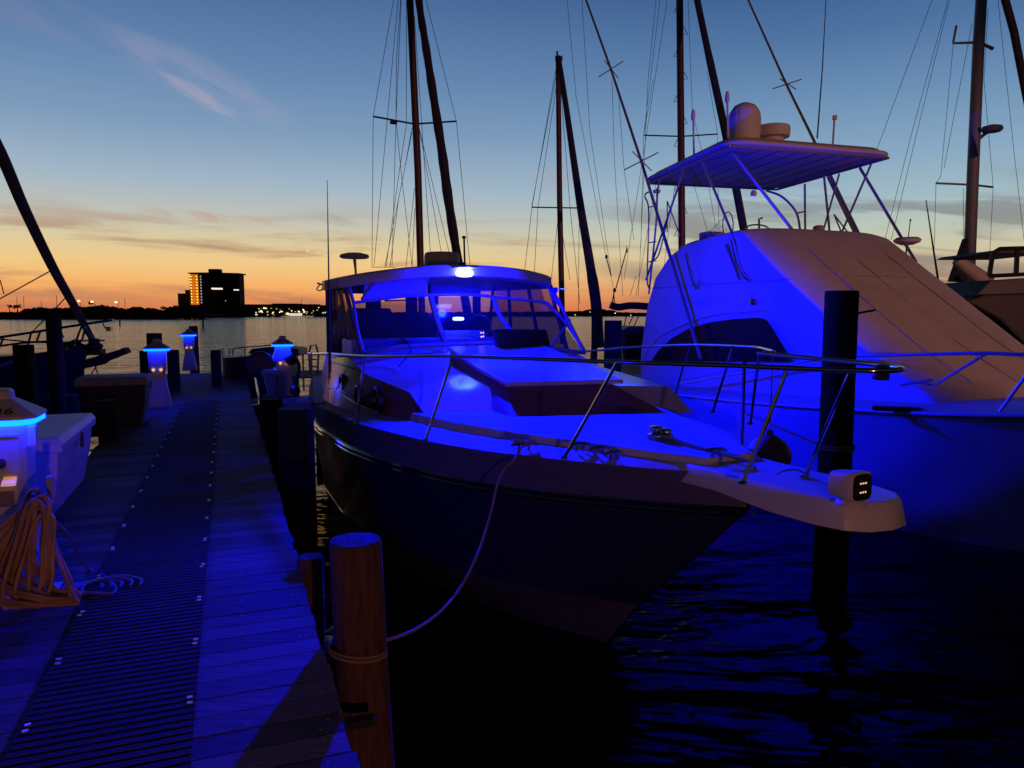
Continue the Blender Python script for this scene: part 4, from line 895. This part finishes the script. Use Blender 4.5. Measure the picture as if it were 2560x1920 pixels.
b.tube(arc(pts, 5), [.10]*20+[.09]*11, 8); b.build('furled_headsail', DARKMAST, o, smooth=True)
b = MB(); b.tube([PY(1609, 338, Ym), PY(1702, 341, Ym), PY(1794, 335, Ym)], .02, 6); b.build('spreader', DARKMAST, o)
b = MB(); lines(b, [[(1633, 200), (1609, 338), (1602, 620)], [(1650, 0), (1609, 338)], [(1720, 0), (1731, 280), (1760, 400), (1790, 570)], [(1768, 180), (1794, 335), (1797, 560)], [(1640, 0), (1620, 200), (1596, 740)], [(1703, 360), (1685, 480), (1650, 740)],
                    [(1640, 460), (1590, 740)], [(1703, 360), (1740, 480), (1775, 600)], [(1668, 0), (1560, 700)], [(1455, 0), (1475, 330), (1535, 735)], [(1418, 0), (1440, 240), (1515, 640)], [(1530, 200), (1536, 400), (1557, 740)], [(1545, 220), (1560, 420), (1585, 600)], [(1590, 690), (1575, 740)]], Ym, .006); b.build('rigging', WIRE, o)
# 4: grey mast at the right
F4 = Frame(14.3, 17.5, 10)
o = thing('sailboat', 'white yacht with a tall grey mast and small radar at the far right', 'sailboat', F4.o+Vector((0, 0, WL)), pi+F4.a)
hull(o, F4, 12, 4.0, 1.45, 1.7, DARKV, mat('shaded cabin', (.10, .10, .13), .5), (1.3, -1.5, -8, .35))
Ym = 21; b = MB(); b.tube([PY(2420, 760, Ym), PY(2432, 440, Ym), PY(2446, 120, Ym), PY(2453, 0, Ym), PY(2470, -300, Ym)], [.15, .15, .145, .14, .13], 12); b.build('mast', GREYMAST, o, smooth=True)
b = MB(); b.tube([PY(2340, 458, Ym), PY(2432, 462, Ym), PY(2483, 468, Ym-.3)], .03, 6); b.build('spreader', GREYMAST, o); b = MB(); b.tube([PY(2382, 108, Ym), PY(2448, 106, Ym), PY(2482, 122, Ym-.3)], [.03, .04, .05], 6); b.tube([PY(2383, 106, Ym), PY(2391, 64, Ym)], .03, 6); b.build('spreader', GREYMAST, o)
b = MB(); q = PY(2480, 322, Ym-.3); b.lathe([(.1, -.09), (.22, -.08), (.27, -.02), (.24, .06), (.1, .1), (0, .1)], q, 20); b.tube([PY(2446, 348, Ym), PY(2462, 335, Ym), q], .05, 6); b.build('radar', mat('radar', (.3, .25, .2), .5), o, smooth=True)
b = MB(); lines(b, [[(2470, 20), (2460, 200), (2483, 468), (2474, 640)], [(2383, 110), (2352, 440), (2340, 458), (2335, 640)], [(2430, 60), (2360, 420)], [(2495, 0), (2535, 380), (2560, 600)], [(2330, 0), (2193, 372)], [(2370, 0), (2280, 330), (2212, 600)], [(2374, 0), (2290, 340), (2228, 600)], [(2408, 470), (2410, 640)]], Ym, .007); b.build('rigging', WIRE, o)
b = MB(); b.tube([PY(2505, -30, 19), PY(2535, 80, 19), PY(2562, 220, 19), PY(2590, 360, 19)], .09, 8); b.build('furled_headsail', DARKMAST, o)
b = MB(); b.prism([PY(*p_, 20.5) for p_ in ((2422, 595), (2418, 705), (2384, 703))], (0, .3, 0)); b.build('boom_sail', DARKMAST, o)
b = MB(); b.tube([PY(2392, 650, 19.5), PY(2455, 700, 19.5), PY(2478, 690, 19.5)], [.14, .22, .12], 10); b.build('sail_bag', WHITE2, o, smooth=True)
b = MB(); b.tube([PY(2346, 705, 20), PY(2330, 600, 20), PY(2315, 500, 20)], [.03, .02, .012], 6); b.tube([PY(2265, 640, 20), PY(2276, 550, 20)], .012, 6); b.lathe([(0, 0), (.04, .01), (0, .06)], PY(2276, 552, 20), 8)
sprops(b.build('whip_antenna', WIRE), 'pair of thin whip aerials standing beyond the sloping white bow', 'antenna')
# 5: dark cruiser with bimini at the right edge
F5 = Frame(12.2, 14.0, 12)
o = thing('motor_boat', 'dark hulled boat with a black framed bimini at the right edge', 'motor boat', F5.o+Vector((0, 0, WL)), pi+F5.a)
b = MB(); b.prism([PY(*p_, 16) for p_ in ((2412, 752), (2470, 735), (2640, 730), (2640, 860), (2560, 860), (2500, 800))], (0, 3.0, 0)); b.build('hull', DARKV, o, bev=.05)
b = MB(); b.prism([PY(*p_, 16.3) for p_ in ((2440, 738), (2478, 700), (2640, 690), (2640, 735), (2470, 742))], (0, 2.4, 0)); b.build('cabin', mat('grey cabin', (.10, .10, .13), .5), o, bev=.04)
b = MB()
for pl_ in ([(2473, 690), (2482, 632), (2500, 622), (2640, 618)], [(2543, 625), (2540, 690)], [(2473, 690), (2640, 682)]): b.tube([PY(*p_, 16.2) for p_ in pl_], .05, 6)
b.build('bimini_frame', DARKV, o)
b = MB(); b.prism([PY(*p_, 16.2) for p_ in ((2484, 632), (2500, 624), (2640, 620), (2640, 632))], (0, 2.2, 0)); b.build('bimini', DARKV, o)

# ================================================================ sailboat bow at the left
FL = Frame(-9.35, 13.9, 80)
o = thing('sailboat', 'sailboat bow with thick furled headsail and pulpit rails at the left edge', 'sailboat', FL.o+Vector((0, 0, WL)), pi+FL.a)
YL = 14.6
dk = mat('dark blue hull', (.03, .03, .06), .5)
b = MB()
rings = []
for (px, pyt, pyb, hw_) in ((222, 868, 905, .05), (185, 872, 935, .35), (130, 880, 965, .8), (60, 888, 985, 1.2), (-40, 895, 1000, 1.5), (-200, 900, 1010, 1.6)):
    tp_, bt_ = PY(px, pyt, YL), PY(px-12, pyb, YL)
    rings.append([tp_+Vector((0, -hw_, 0)), bt_+Vector((0, -hw_*.7, 0)), Vector((bt_.x-.2, YL-hw_*.4, WL-.2)), Vector((bt_.x-.2, YL+hw_*.4, WL-.2)), bt_+Vector((0, hw_*.7, 0)), tp_+Vector((0, hw_, 0))])
b.loft(rings); b.build('hull', dk, o, smooth=True)
b = MB(); b.prism([PY(*p_, YL) for p_ in ((190, 905), (300, 873), (308, 868), (316, 882), (262, 903), (250, 912), (190, 925))], (0, .22, 0)); b.build('bowsprit', dk, o, bev=.02)
b = MB(); b.tube(arc([PY(-70, 250, YL), PY(0, 380, YL), PY(60, 520, YL), (PY(130, 665, YL)), PY(180, 755, YL), PY(212, 815, YL), PY(232, 850, YL)], 5), [.125-.0022*i for i in range(31)], 8)
b.build('furled_headsail', mat('furled sail cloth', (.16, .09, .09), .85, bump=.5, bs=9, var=.3), o, smooth=True)
b = MB(); b.lathe([(.13, 0), (.16, .03), (.16, .08), (.1, .12), (.1, .2)], PY(236, 872, YL), 16); b.box(PY(240, 880, YL), (.28, .2, .12)); b.build('furling_drum', BLACK, o)
b = MB()
b.tube(arc([PY(-60, 852, YL-.9), PY(0, 843, YL-.9), PY(80, 831, YL-.8), PY(200, 812, YL-.4), PY(262, 803, YL), PY(283, 800, YL)], 5), .024, 8)
b.tube(arc([PY(-60, 872, YL-.9), PY(0, 865, YL-.9), PY(60, 857, YL-.8), PY(130, 853, YL-.6)], 5), .02, 8)
b.tube(arc([PY(-60, 842, YL+.9), PY(100, 856, YL+.8), PY(205, 852, YL), PY(262, 851, YL)], 5), .016, 8)
for (a, c) in (((78, 831), (70, 862)), ((100, 830), (92, 852)), ((8, 845), (0, 865)), ((205, 812), (188, 858)), ((206, 812), (232, 848)), ((214, 818), (205, 850)), ((205, 850), (150, 875)), ((188, 858), (170, 866))): b.tube([PY(*a, YL-.3), PY(*c, YL-.3)], .02, 6)
b.tube([PY(258, 808, YL), PY(262, 818, YL), PY(272, 824, YL)], .016, 6); b.box(PY(273, 822, YL), (.09, .08, .09)); b.build('bow_pulpit_rail', STEEL, o)
b = MB(); lines(b, [[(0, 747), (123, 679)], [(80, 830), (110, 800), (140, 770), (172, 735)], [(130, 770), (145, 812), (160, 845)], [(235, 910), (245, 935)], [(248, 905), (228, 935)], [(0, 700), (10, 735)]], YL, .012); b.build('rigging', WIRE, o)
b = MB()
for i in range(7): b.lathe([(0, -.06), (.08+.04*random.random(), -.03), (.09, .03), (0, .06)], PY(175+random.uniform(-30, 30), 862+random.uniform(-8, 8), YL-.1), 8)
b.build('deck_gear', BLACK, o)
b = MB(); b.tube(arc([PY(-20, 925, 12), PY(30, 905, 12.2), PY(60, 900, 12.4)], 4), .03, 6)
sprops(b.build('fender_board', mat('deck fender', (.2, .2, .35), .5)), 'pale bent board beside the left sailboat hull', 'board') 

# small dark boat beyond the finger pier
FS = Frame(-9.0, 19.0, 60)
o = thing('small_boat', 'small dark open boat with thin rails moored beyond the pile at the dock end', 'boat', PY(630, 940, 18)+Vector((0, 0, 0)))
YS = 17.4; b = MB(); rings = []
for (px, pyt, hw_) in ((556, 890, .05), (575, 893, .35), (610, 889, .7), (660, 885, .85), (720, 884, .8)):
    tp_ = PY(px, pyt, YS); rings.append([tp_+Vector((0, -hw_, 0)), Vector((tp_.x+.1, YS-hw_*.7, WL)), Vector((tp_.x+.1, YS+hw_*.7, WL)), tp_+Vector((0, hw_, 0))])
b.loft(rings); b.build('hull', dk, o, smooth=True)
b = MB(); b.prism([PY(*p_, YS) for p_ in ((618, 884), (628, 872), (700, 866), (745, 872), (748, 890))], (0, .8, 0)); b.build('cabin', dk, o, bev=.03)
b = MB(); b.tube(arc([PY(583, 889, YS-.3), PY(583, 874, YS-.3), PY(600, 869, YS-.3), PY(640, 866, YS-.3), PY(690, 862, YS-.3)], 4), .016, 6)
for px in (612, 640, 573, 556): b.tube([PY(px, 889, YS-.3), PY(px, 870, YS-.3)], .013, 6)
b.build('rail', STEEL, o)
b = MB(); b.tube([PY(776, 935, 12.5), PY(772, 885, 12.5), PY(777, 864, 12.5), PY(790, 863, 12.5), PY(796, 885, 12.5), PY(794, 935, 12.5)], .016, 6)
for yy in (898, 915): b.tube([PY(774, yy, 12.5), PY(795, yy+2, 12.5)], .012, 6)
sprops(b.build('boarding_ladder', BLACK), 'thin dark boarding ladder standing between the flared pedestal and the cruiser', 'ladder')
# bits round the flared pedestal: hose reel, chute
b = MB(); q = PY(622, 905, 13.2); b.lathe([(.0, -.07), (.2, -.07), (.24, -.03), (.24, .03), (.2, .07), (0, .07)], PY(650, 912, 13.1), 20, ax=(.3, -1, 0))
sprops(b.build('hose_reel', DARKV, smooth=True), 'dark round hose bundle hung left of the flared pedestal', 'hose reel')
b = MB(); b.tube(arc([PY(735, 890, 13), PY(748, 915, 13), PY(742, 950, 13), PY(735, 985, 13)], 5), .03, 8); b.lathe([(0, -.1), (.1, -.06), (.11, .04), (0, .1)], PY(728, 900, 13), 12); b.lathe([(0, -.1), (.09, -.06), (.09, .04), (0, .1)], PY(738, 975, 13), 12)
sprops(b.build('hanging_hose', BLACK, smooth=True), 'dark hose hanging down the right side of the flared pedestal', 'hose')
b = MB(); b.tube([PZ(636, 965, .05)+Vector((0, 0, .35)), PZ(650, 1010, .02)], .02, 6); b.tube([PZ(650, 1012, .02), PZ(628, 1015, .02)], .015, 6)
sprops(b.build('mooring_hook', STEEL), 'bright pole end leaning at the corner of the finger pier', 'pole')

# ================================================================ channel markers
b = MB(); q = PZ(300, 814, WL); b.tube([q, q+Vector((0, 0, 1.3))], .14, 6); sprops(b.build('channel_post', PILED), 'thin dark post in open water at the left', 'channel marker')
q = PZ(508, 820, WL); cm = thing('channel_marker', 'channel marker post with dark blue board left of the distant tower', 'channel marker', q)
b = MB(); b.tube([q, q+Vector((0, 0, 3.2))], .16, 6); b.build('post', PILED, cm); b = MB(); b.box(q+Vector((0, -.2, 2.6)), (1.4, .08, 1.4)); b.build('board', mat('marker board', (.02, .02, .12), .6), cm, bev=.02)

# ================================================================ far shore
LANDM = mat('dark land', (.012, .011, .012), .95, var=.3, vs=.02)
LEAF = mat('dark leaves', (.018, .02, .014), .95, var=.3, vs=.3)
def shore_y(px): return table([(-400, 330), (0, 335), (430, 350), (520, 560), (640, 600), (1400, 680), (2600, 700)], px)
b = MB(); near = []; far = []
for px in range(-500, 2900, 60):
    Yn = shore_y(px); q = PY(px, 900, Yn); near.append(Vector((q.x, Yn, WL-.05))); 
row2 = [p_+Vector((0, 2, .9)) for p_ in near]; row3 = [Vector((p_.x*1.6, p_.y+500, 2.2)) for p_ in near]
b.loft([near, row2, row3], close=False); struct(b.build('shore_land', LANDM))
def clump(b, c, rx, ry, rz, n, s):
    for _ in range(n):
        while True:
            v = Vector((random.uniform(-1, 1), random.uniform(-1, 1), random.uniform(-.8, 1)))
            if .25 < v.length < 1: break
        p_ = Vector(c)+Vector((v.x*rx, v.y*ry, v.z*rz)); q = Matrix.Rotation(random.uniform(0, 6.28), 3, (random.uniform(-1, 1), random.uniform(-1, 1), random.uniform(-1, 1)))
        k = s*random.uniform(.6, 1.3); b.add([p_+q@Vector((-k, 0, 0)), p_+q@Vector((0, -k*.5, 0)), p_+q@Vector((k, 0, 0)), p_+q@Vector((0, k*.6, k*.3))], [(0, 1, 2), (0, 2, 3)])
def core(b, c, rx, ry, rz):
    b.lathe([(0, -1), (.6, -.75), (.92, -.2), (.9, .3), (.55, .75), (0, .95)], (0, 0, 0), 9)
    n = 54; 
    for i in range(len(b.v)-n, len(b.v)):
        v = b.v[i]; j = random.uniform(.85, 1.1); b.v[i] = (c[0]+v[0]*rx*j, c[1]+v[1]*ry*j, c[2]+v[2]*rz*j)
wd = MB()
tops = [(-60, 780), (0, 780), (50, 778), (70, 770), (100, 766), (130, 770), (150, 766), (180, 764), (215, 766), (240, 762), (255, 760), (275, 764), (300, 768), (320, 770), (340, 765), (365, 768), (380, 768), (392, 772), (415, 774), (428, 764), (440, 762), (470, 764), (500, 766)]
for i in range(170):
    px = random.uniform(-60, 510); ty = table(tops, px)+abs(random.gauss(0, 2.5)); Yd = 350+random.uniform(0, 20)
    tp_ = PY(px, ty, Yd); hz = (tp_.z-WL)/2; c = Vector((tp_.x, Yd, tp_.z-hz)); rx = random.uniform(1.6, 3.4)
    core(wd, c, rx, rx, hz*1.0); clump(wd, c+Vector((0, 0, hz*.4)), rx*1.25, rx, hz*.66, 40, .42)
for i in range(90):
    px = random.uniform(1395, 1640); ty = table([(1395, 779), (1430, 777), (1460, 776), (1475, 771), (1500, 771), (1520, 775), (1530, 774), (1550, 780), (1600, 781), (1640, 781)], px)+abs(random.gauss(0, 1.5)); Yd = 690+random.uniform(0, 30)
    tp_ = PY(px, ty, Yd); hz = (tp_.z-WL)/2; c = Vector((tp_.x, Yd, tp_.z-hz)); rx = random.uniform(3, 7); core(wd, c, rx, rx, hz); clump(wd, c, rx*1.2, rx, hz*1.05, 30, .7)
for i in range(70):
    px = random.uniform(800, 1400); ty = 778+abs(random.gauss(0, 2)); Yd = 660+random.uniform(0, 30)
    tp_ = PY(px, ty, Yd); hz = (tp_.z-WL)/2; c = Vector((tp_.x, Yd, tp_.z-hz)); rx = random.uniform(4, 9); core(wd, c, rx, rx, hz)
for i in range(60):
    px = random.uniform(500, 640); Yd = 600+random.uniform(0, 20); tp_ = PY(px, random.uniform(768, 778), Yd); hz = (tp_.z-WL)/2; core(wd, Vector((tp_.x, Yd-18, tp_.z-hz)), random.uniform(2, 4), 3, hz)
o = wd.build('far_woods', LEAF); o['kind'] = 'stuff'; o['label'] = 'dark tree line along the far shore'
def palm(px, py, Yd, label, s=1.0):
    o = thing('palm_tree', label, 'palm tree', (PY(px, py, Yd).x, Yd, WL+1), group='palm silhouettes on the far shore')
    c = PY(px, py, Yd); b = MB(); b.tube([Vector((c.x, Yd, WL+.8)), Vector((c.x+.15, Yd, (c.z+WL)/2)), c], [.22, .17, .14], 6); b.build('trunk', LEAF, o)
    b = MB()
    for k in range(22):
        a = random.uniform(0, 6.28); e = random.uniform(-.5, 1.2); R_ = s*random.uniform(1.1, 1.7); d = Vector((cos(a)*cos(e), sin(a)*cos(e), sin(e)))
        p1 = c+d*R_*.6+Vector((0, 0, .1)); p2 = c+d*R_+Vector((0, 0, -.35*R_)); sd = d.cross(Vector((0, 0, 1))).normalized()*.16*s
        b.add([c-sd*.3, p1-sd, p2, p1+sd, c+sd*.3], [(0, 1, 2, 3, 4)])
    clump(b, c, .7*s, .7*s, .55*s, 30, .3*s)
    b.build('crown', LEAF, o)
palm(23, 766, 340, 'small round palm at the far left of the shore'); palm(43, 767, 345, 'broad bushy palm right of the small round one', 1.5); palm(227, 758, 352, 'palm beside the middle tall street lamp', 1.1)
palm(408, 770, 356, 'low palm just left of the distant annex block', 1.2); palm(596, 764, 590, 'palm at the right foot of the distant tower', 1.6)
LAMPM = mat('sodium head', (1, .8, .4), .4, emit=(1, .66, .16), es=5)
for (px, py, lab) in ((197, 752, 'leftmost of the tall lamps lit over the far shore trees'), (230, 754, 'middle one of the tall lit lamps over the far shore trees'), (290, 755, 'rightmost of the tall lamps lit over the far shore trees')):
    q = PY(px, py, 345); o = thing('street_lamp', lab, 'street lamp', (q.x, q.y, WL+1), group='street lamps on the far shore'); b = MB(); b.tube([Vector((q.x+.9, q.y, WL+.8)), Vector((q.x+.9, q.y, q.z+.3)), q+Vector((0, 0, .25))], .10, 6); b.build('pole', DARKV, o)
    b = MB(); b.lathe([(0, .35), (.25, .3), (.62, -.25), (.6, -.35), (0, -.4)], q, 12); b.build('lamp_head', LAMPM, o)
for (px, py) in ((42, 705), (32, 735), (57, 742), (103, 755), (140, 738), (158, 745), (312, 745), (207, 768)):
    pass
# hotel tower
YH = 590
def hx(px): return PY(px, 780, YH).x
def hz_(py): return PY(500, py, YH).z
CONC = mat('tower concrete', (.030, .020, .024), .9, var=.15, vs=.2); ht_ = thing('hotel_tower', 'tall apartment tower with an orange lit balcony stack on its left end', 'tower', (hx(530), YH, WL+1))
g0 = WL+.8
b = MB()
pA, pB, pC = Vector((hx(499), YH, 0)), Vector((hx(539), YH-3, 0)), Vector((hx(592), YH+8, 0))
def pr(b, pts, z0, z1): b.loft([[Vector((p_.x, p_.y, z0)) for p_ in pts], [Vector((p_.x, p_.y, z1)) for p_ in pts]])
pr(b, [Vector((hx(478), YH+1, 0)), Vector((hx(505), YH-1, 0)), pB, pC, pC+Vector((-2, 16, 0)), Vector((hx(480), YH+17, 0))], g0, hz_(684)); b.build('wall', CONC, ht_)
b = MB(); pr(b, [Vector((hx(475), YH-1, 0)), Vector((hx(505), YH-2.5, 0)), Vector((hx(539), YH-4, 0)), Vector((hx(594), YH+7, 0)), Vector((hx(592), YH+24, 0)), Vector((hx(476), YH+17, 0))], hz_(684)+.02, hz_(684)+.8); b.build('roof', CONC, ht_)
b = MB(); b.box(((hx(523)+hx(549))/2, YH+5, (hz_(684)+hz_(674))/2+.6), (hx(549)-hx(523), 7, hz_(674)-hz_(684)), 0); b.build('roof_plant', CONC, ht_)
b = MB(); pr(b, [Vector((hx(505), YH-2.2, 0)), Vector((hx(539), YH-4.2, 0)), Vector((hx(539), YH-1, 0)), Vector((hx(505), YH-.5, 0))], g0, hz_(686)); b.build('stair_panel', mat('tower panel', (.055, .02, .03), .9), ht_)
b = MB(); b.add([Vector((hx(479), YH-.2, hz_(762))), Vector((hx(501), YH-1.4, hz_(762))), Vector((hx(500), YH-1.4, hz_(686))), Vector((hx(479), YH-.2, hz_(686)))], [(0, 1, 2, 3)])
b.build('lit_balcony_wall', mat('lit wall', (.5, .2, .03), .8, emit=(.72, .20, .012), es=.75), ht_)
fh = (hz_(688)-hz_(760))/10
SLAB = mat('slab', (.05, .045, .055), .9)
for k in range(10):
    z = hz_(760)+fh*(k+.5)
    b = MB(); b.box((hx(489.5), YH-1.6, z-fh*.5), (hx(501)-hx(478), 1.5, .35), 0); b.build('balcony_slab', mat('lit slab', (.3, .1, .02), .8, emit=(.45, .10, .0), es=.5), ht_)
    for px in (484, 498):
        b = MB(); b.lathe([(0, -.42), (.42, -.1), (.42, .1), (0, .42)], (hx(px), YH-2.5, z), 8); b.build('balcony_lamp', mat('balcony lamp', (1, .7, .2), .5, emit=(1, .62, .10), es=3.0), ht_)
    b = MB(); b.box((hx(508.5), YH-2.8, z), (.75, .3, fh*.55)); b.build('stair_window', mat('stair window', (.5, .6, .6), .5, emit=(.35, .44, .44), es=.6 if k % 3 else .9), ht_)
for k in range(11):
    z = hz_(766)+fh*(k+.3)*1.02
    if z > hz_(690): break
    b = MB(); a0, a1 = pB+Vector((1, -1.2, z)), pC+Vector((.6, -1.2, z)); d = Vector((0, 0, .5)); b.loft([[a0, a1, a1+Vector((0, 1.6, 0)), a0+Vector((0, 1.6, 0))], [a0+d, a1+d, a1+Vector((0, 1.6, .5)), a0+Vector((0, 1.6, .5))]]); b.build('balcony_slab', SLAB, ht_)
for (px0, px1, py0, py1, f) in ((537, 559, 720, 724, 0), (581, 592, 723, 726, .8)):
    b = MB(); t0 = (px0-539)/(592-539); t1 = (px1-539)/(592-539)
    a0, a1 = pB.lerp(pC, t0)+Vector((0, -1.5, 0)), pB.lerp(pC, t1)+Vector((0, -1.5, 0))
    b.add([Vector((a0.x, a0.y, hz_(py1))), Vector((a1.x, a1.y, hz_(py1))), Vector((a1.x, a1.y, hz_(py0))), Vector((a0.x, a0.y, hz_(py0)))], [(0, 1, 2, 3)])
    b.build('lit_window', mat('lit window', (1, .9, .8), .5, emit=(1, .82, .72), es=1.2), ht_)
b = MB(); b.box((hx(562), YH+2, hz_(752)), (.8, .5, .8)); b.build('lit_window', mat('dim window', (1, .9, .8), .5, emit=(.5, .5, .4), es=1), ht_)
# annex block
an = thing('apartment_block', 'lower brown block standing left of the tall tower', 'building', (hx(455), YH+8, WL+1))
BR = mat('annex wall', (.10, .055, .045), .9, var=.1, vs=.3)
b = MB(); b.box(((hx(439)+hx(462))/2, YH+12, (g0+hz_(733))/2), (hx(462)-hx(439), 14, hz_(733)-g0)); b.build('wall', BR, an)
b = MB(); b.box(((hx(454)+hx(480))/2, YH+14, (g0+hz_(725.5))/2), (hx(480)-hx(454), 12, hz_(725.5)-g0)); b.build('stair_tower', BR, an)
b = MB(); b.box(((hx(454)+hx(480))/2, YH+13.6, hz_(725.5)+.2), (hx(480)-hx(454)+.8, 12.6, .4)); b.build('roof', CONC, an)
# long low buildings right of the tower with lights
WARM = [mat('w1', (1, .8, .5), .5, emit=(1, .62, .25), es=1.6), mat('w2', (1, 1, .9), .5, emit=(1, .9, .7), es=1.8), mat('w3', (.6, .4, .2), .5, emit=(.35, .22, .08), es=1.0), mat('w4', (.3, .9, .6), .5, emit=(.5, .8, .55), es=1.0)]
for (x0, x1, ty, lab) in ((596, 676, 762.5, 'long low dark building right beside the tall tower'), (676, 745, 760.5, 'highest of the long low dark waterfront buildings'), (745, 790, 762, 'low dark building with a flat parapet left of the cruiser'), (790, 850, 764.5, 'low dark building partly hidden by the cruiser cabin')):
    YB = 605; o = thing('waterfront_building', lab, 'building', (PY((x0+x1)/2, 790, YB).x, YB, WL+1))
    xa, xb = PY(x0, 780, YB).x, PY(x1, 780, YB).x; zt_ = PY(700, ty, YB).z
    b = MB(); b.box(((xa+xb)/2, YB+10, (g0+zt_)/2), (xb-xa-.1, 20, zt_-g0)); b.build('wall', CONC, o)
    b = MB(); b.box(((xa+xb)/2, YB+10, zt_+.3), (xb-xa-2, 16, .6)); b.build('roof', CONC, o)
    n_ = int((x1-x0)/5)
    for k in range(n_):
        px = random.uniform(x0+2, x1-2); py = random.choice([random.uniform(778, 783), random.uniform(783, 788), random.uniform(770, 780)])
        q = PY(px, py, YB-.4); sz = random.uniform(.35, 1.0)
        b = MB(); b.box((q.x, YB-.3-random.uniform(0, .4), q.z), (sz*random.uniform(.8, 2.2), .3, sz)); b.build('lit_window', random.choice(WARM), o)
for i, (px, py, s) in enumerate(((547, 779, .7), (556, 779, .5), (566, 779, .9), (600, 779, .9), (640, 781, .7), (655, 780, .9), (668, 780, .8), (683, 781, .9), (699, 781, .7), (729, 777, 1.0), (758, 774, .9), (746, 778, .7), (768, 780, .7), (797, 769, .6), (814, 781, .8), (1438, 787, .9), (1475, 780, .6), (1538, 783, .9), (1577, 788, .8), (570, 786, 1.3))):
    Yq = shore_y(px)-6 if px > 1400 else 590; q = PY(px, py, Yq); ordn = ['leftmost', 'second', 'third', 'fourth', 'fifth', 'sixth', 'seventh', 'eighth', 'ninth', 'tenth', 'eleventh', 'last']
    gi = 0 if px < 590 else (1 if px < 900 else 2); XS = [sorted([547, 556, 566, 570]), sorted([600, 640, 655, 668, 683, 699, 729, 758, 746, 768, 797, 814]), [1438, 1475, 1538, 1577]][gi]
    lab = ordn[XS.index(px)]+[' lit lamp from the left at the foot of the tall tower', ' lit lamp from the left in the row right of the tower', ' lit lamp from the left on the shore between the two motor boats'][gi]
    if ordn[XS.index(px)] in ('leftmost', 'last'): lab = lab.replace(' from the left', '')
    o = thing('shore_lamp', lab, 'lamp', (q.x, q.y, WL), group=['lamps at the foot of the tower', 'lamps in the row right of the tower', 'lamps between the two motor boats'][gi])
    b = MB(); b.tube([Vector((q.x, q.y, WL)), q], .07, 5); b.build('pole', DARKV, o); b = MB(); b.lathe([(0, -s*.6), (s*.6, -.1), (s*.6, .1), (0, s*.6)], q, 8); b.build('lamp_head', WARM[1] if i % 3 else WARM[0], o)
# little lit boat on the far water
q = PZ(748, 795, WL); q = PY(748, 794, 560); q.z = WL; o = thing('motor_boat', 'tiny lit boat crossing near the far shore', 'motor boat', q)
b = MB(); b.loft([[q+Vector((-14, 0, .9)), q+Vector((-12, 0, 0)), q+Vector((9, 0, 0)), q+Vector((11, 0, .9))], [q+Vector((-14, 3, .9)), q+Vector((-12, 3, 0)), q+Vector((9, 3, 0)), q+Vector((11, 3, .9))]]); b.build('hull', mat('lit hull', (.4, .35, .25), .6, emit=(.2, .15, .08), es=1), o)
b = MB(); b.box(q+Vector((-3, 1.5, 1.9)), (9, 2, 2)); b.build('cabin', mat('lit cabin', (.6, .5, .3), .6, emit=(.8, .65, .4), es=1), o)
# slim masts on the far shore
for (px, y0, y1) in ((42, 742, 780), (59, 741, 772), (103, 752, 772), (141, 738, 768), (312, 745, 770), (754, 746, 765)):
    Yq = shore_y(px)-3; b = MB(); b.tube([Vector((PY(px, y1, Yq).x, Yq, WL)), PY(px, y0, Yq)], .10 if Yq < 400 else .14, 5); o = sprops(b.build('far_mast', WIRE), {42: 'leftmost thin distant mast above the far palms', 59: 'thick short distant mast right beside the leftmost one', 103: 'thin distant mast left of the diagonal furled sail', 141: 'thin distant mast just left of the lit street lamps', 312: 'thin distant mast right of the rightmost street lamp', 754: 'thin distant mast above the low building right of the tower'}[px], 'mast', 'distant bare masts')
# sailboat boom & covered boat glimpsed between the motor boats
YG = 19; o = thing('sailboat', 'dark boat with covered boom glimpsed left of the fishing yacht cabin', 'sailboat', PY(1570, 880, YG))
b = MB(); b.tube(arc([PY(1525, 762, YG), PY(1545, 768, YG), PY(1580, 764, YG), PY(1640, 768, YG)], 4), .09, 8); b.build('boom_cover', DARKV, o, smooth=True)
b = MB(); b.prism([PY(*p_, YG) for p_ in ((1550, 828), (1575, 815), (1630, 818), (1680, 822), (1680, 905), (1560, 905))], (0, 1.2, 0)); b.build('hull', DARKV, o, bev=.04)
b = MB(); b.tube([PY(1572, 818, YG-.1), PY(1606, 817, YG-.1)], .03, 6); b.build('orange_fender', mat('orange bit', (.5, .2, .1), .6), o)
b = MB(); lines(b, [[(1536, 758), (1534, 725)], [(1530, 758), (1536, 727)], [(1560, 815), (1566, 790)], [(1572, 812), (1582, 792)], [(1585, 815), (1596, 792)], [(1515, 640), (1528, 690)], [(1568, 620), (1540, 720)]], YG, .014)
for (px, py) in ((1516, 642), (1537, 725)): b.lathe([(0, -.06), (.035, -.03), (.035, .03), (0, .06)], PY(px, py, YG), 8)
b.lathe([(0, -.1), (.03, -.08), (0, .1)], PY(1567, 622, YG), 6); b.build('rigging', BLACK, o)
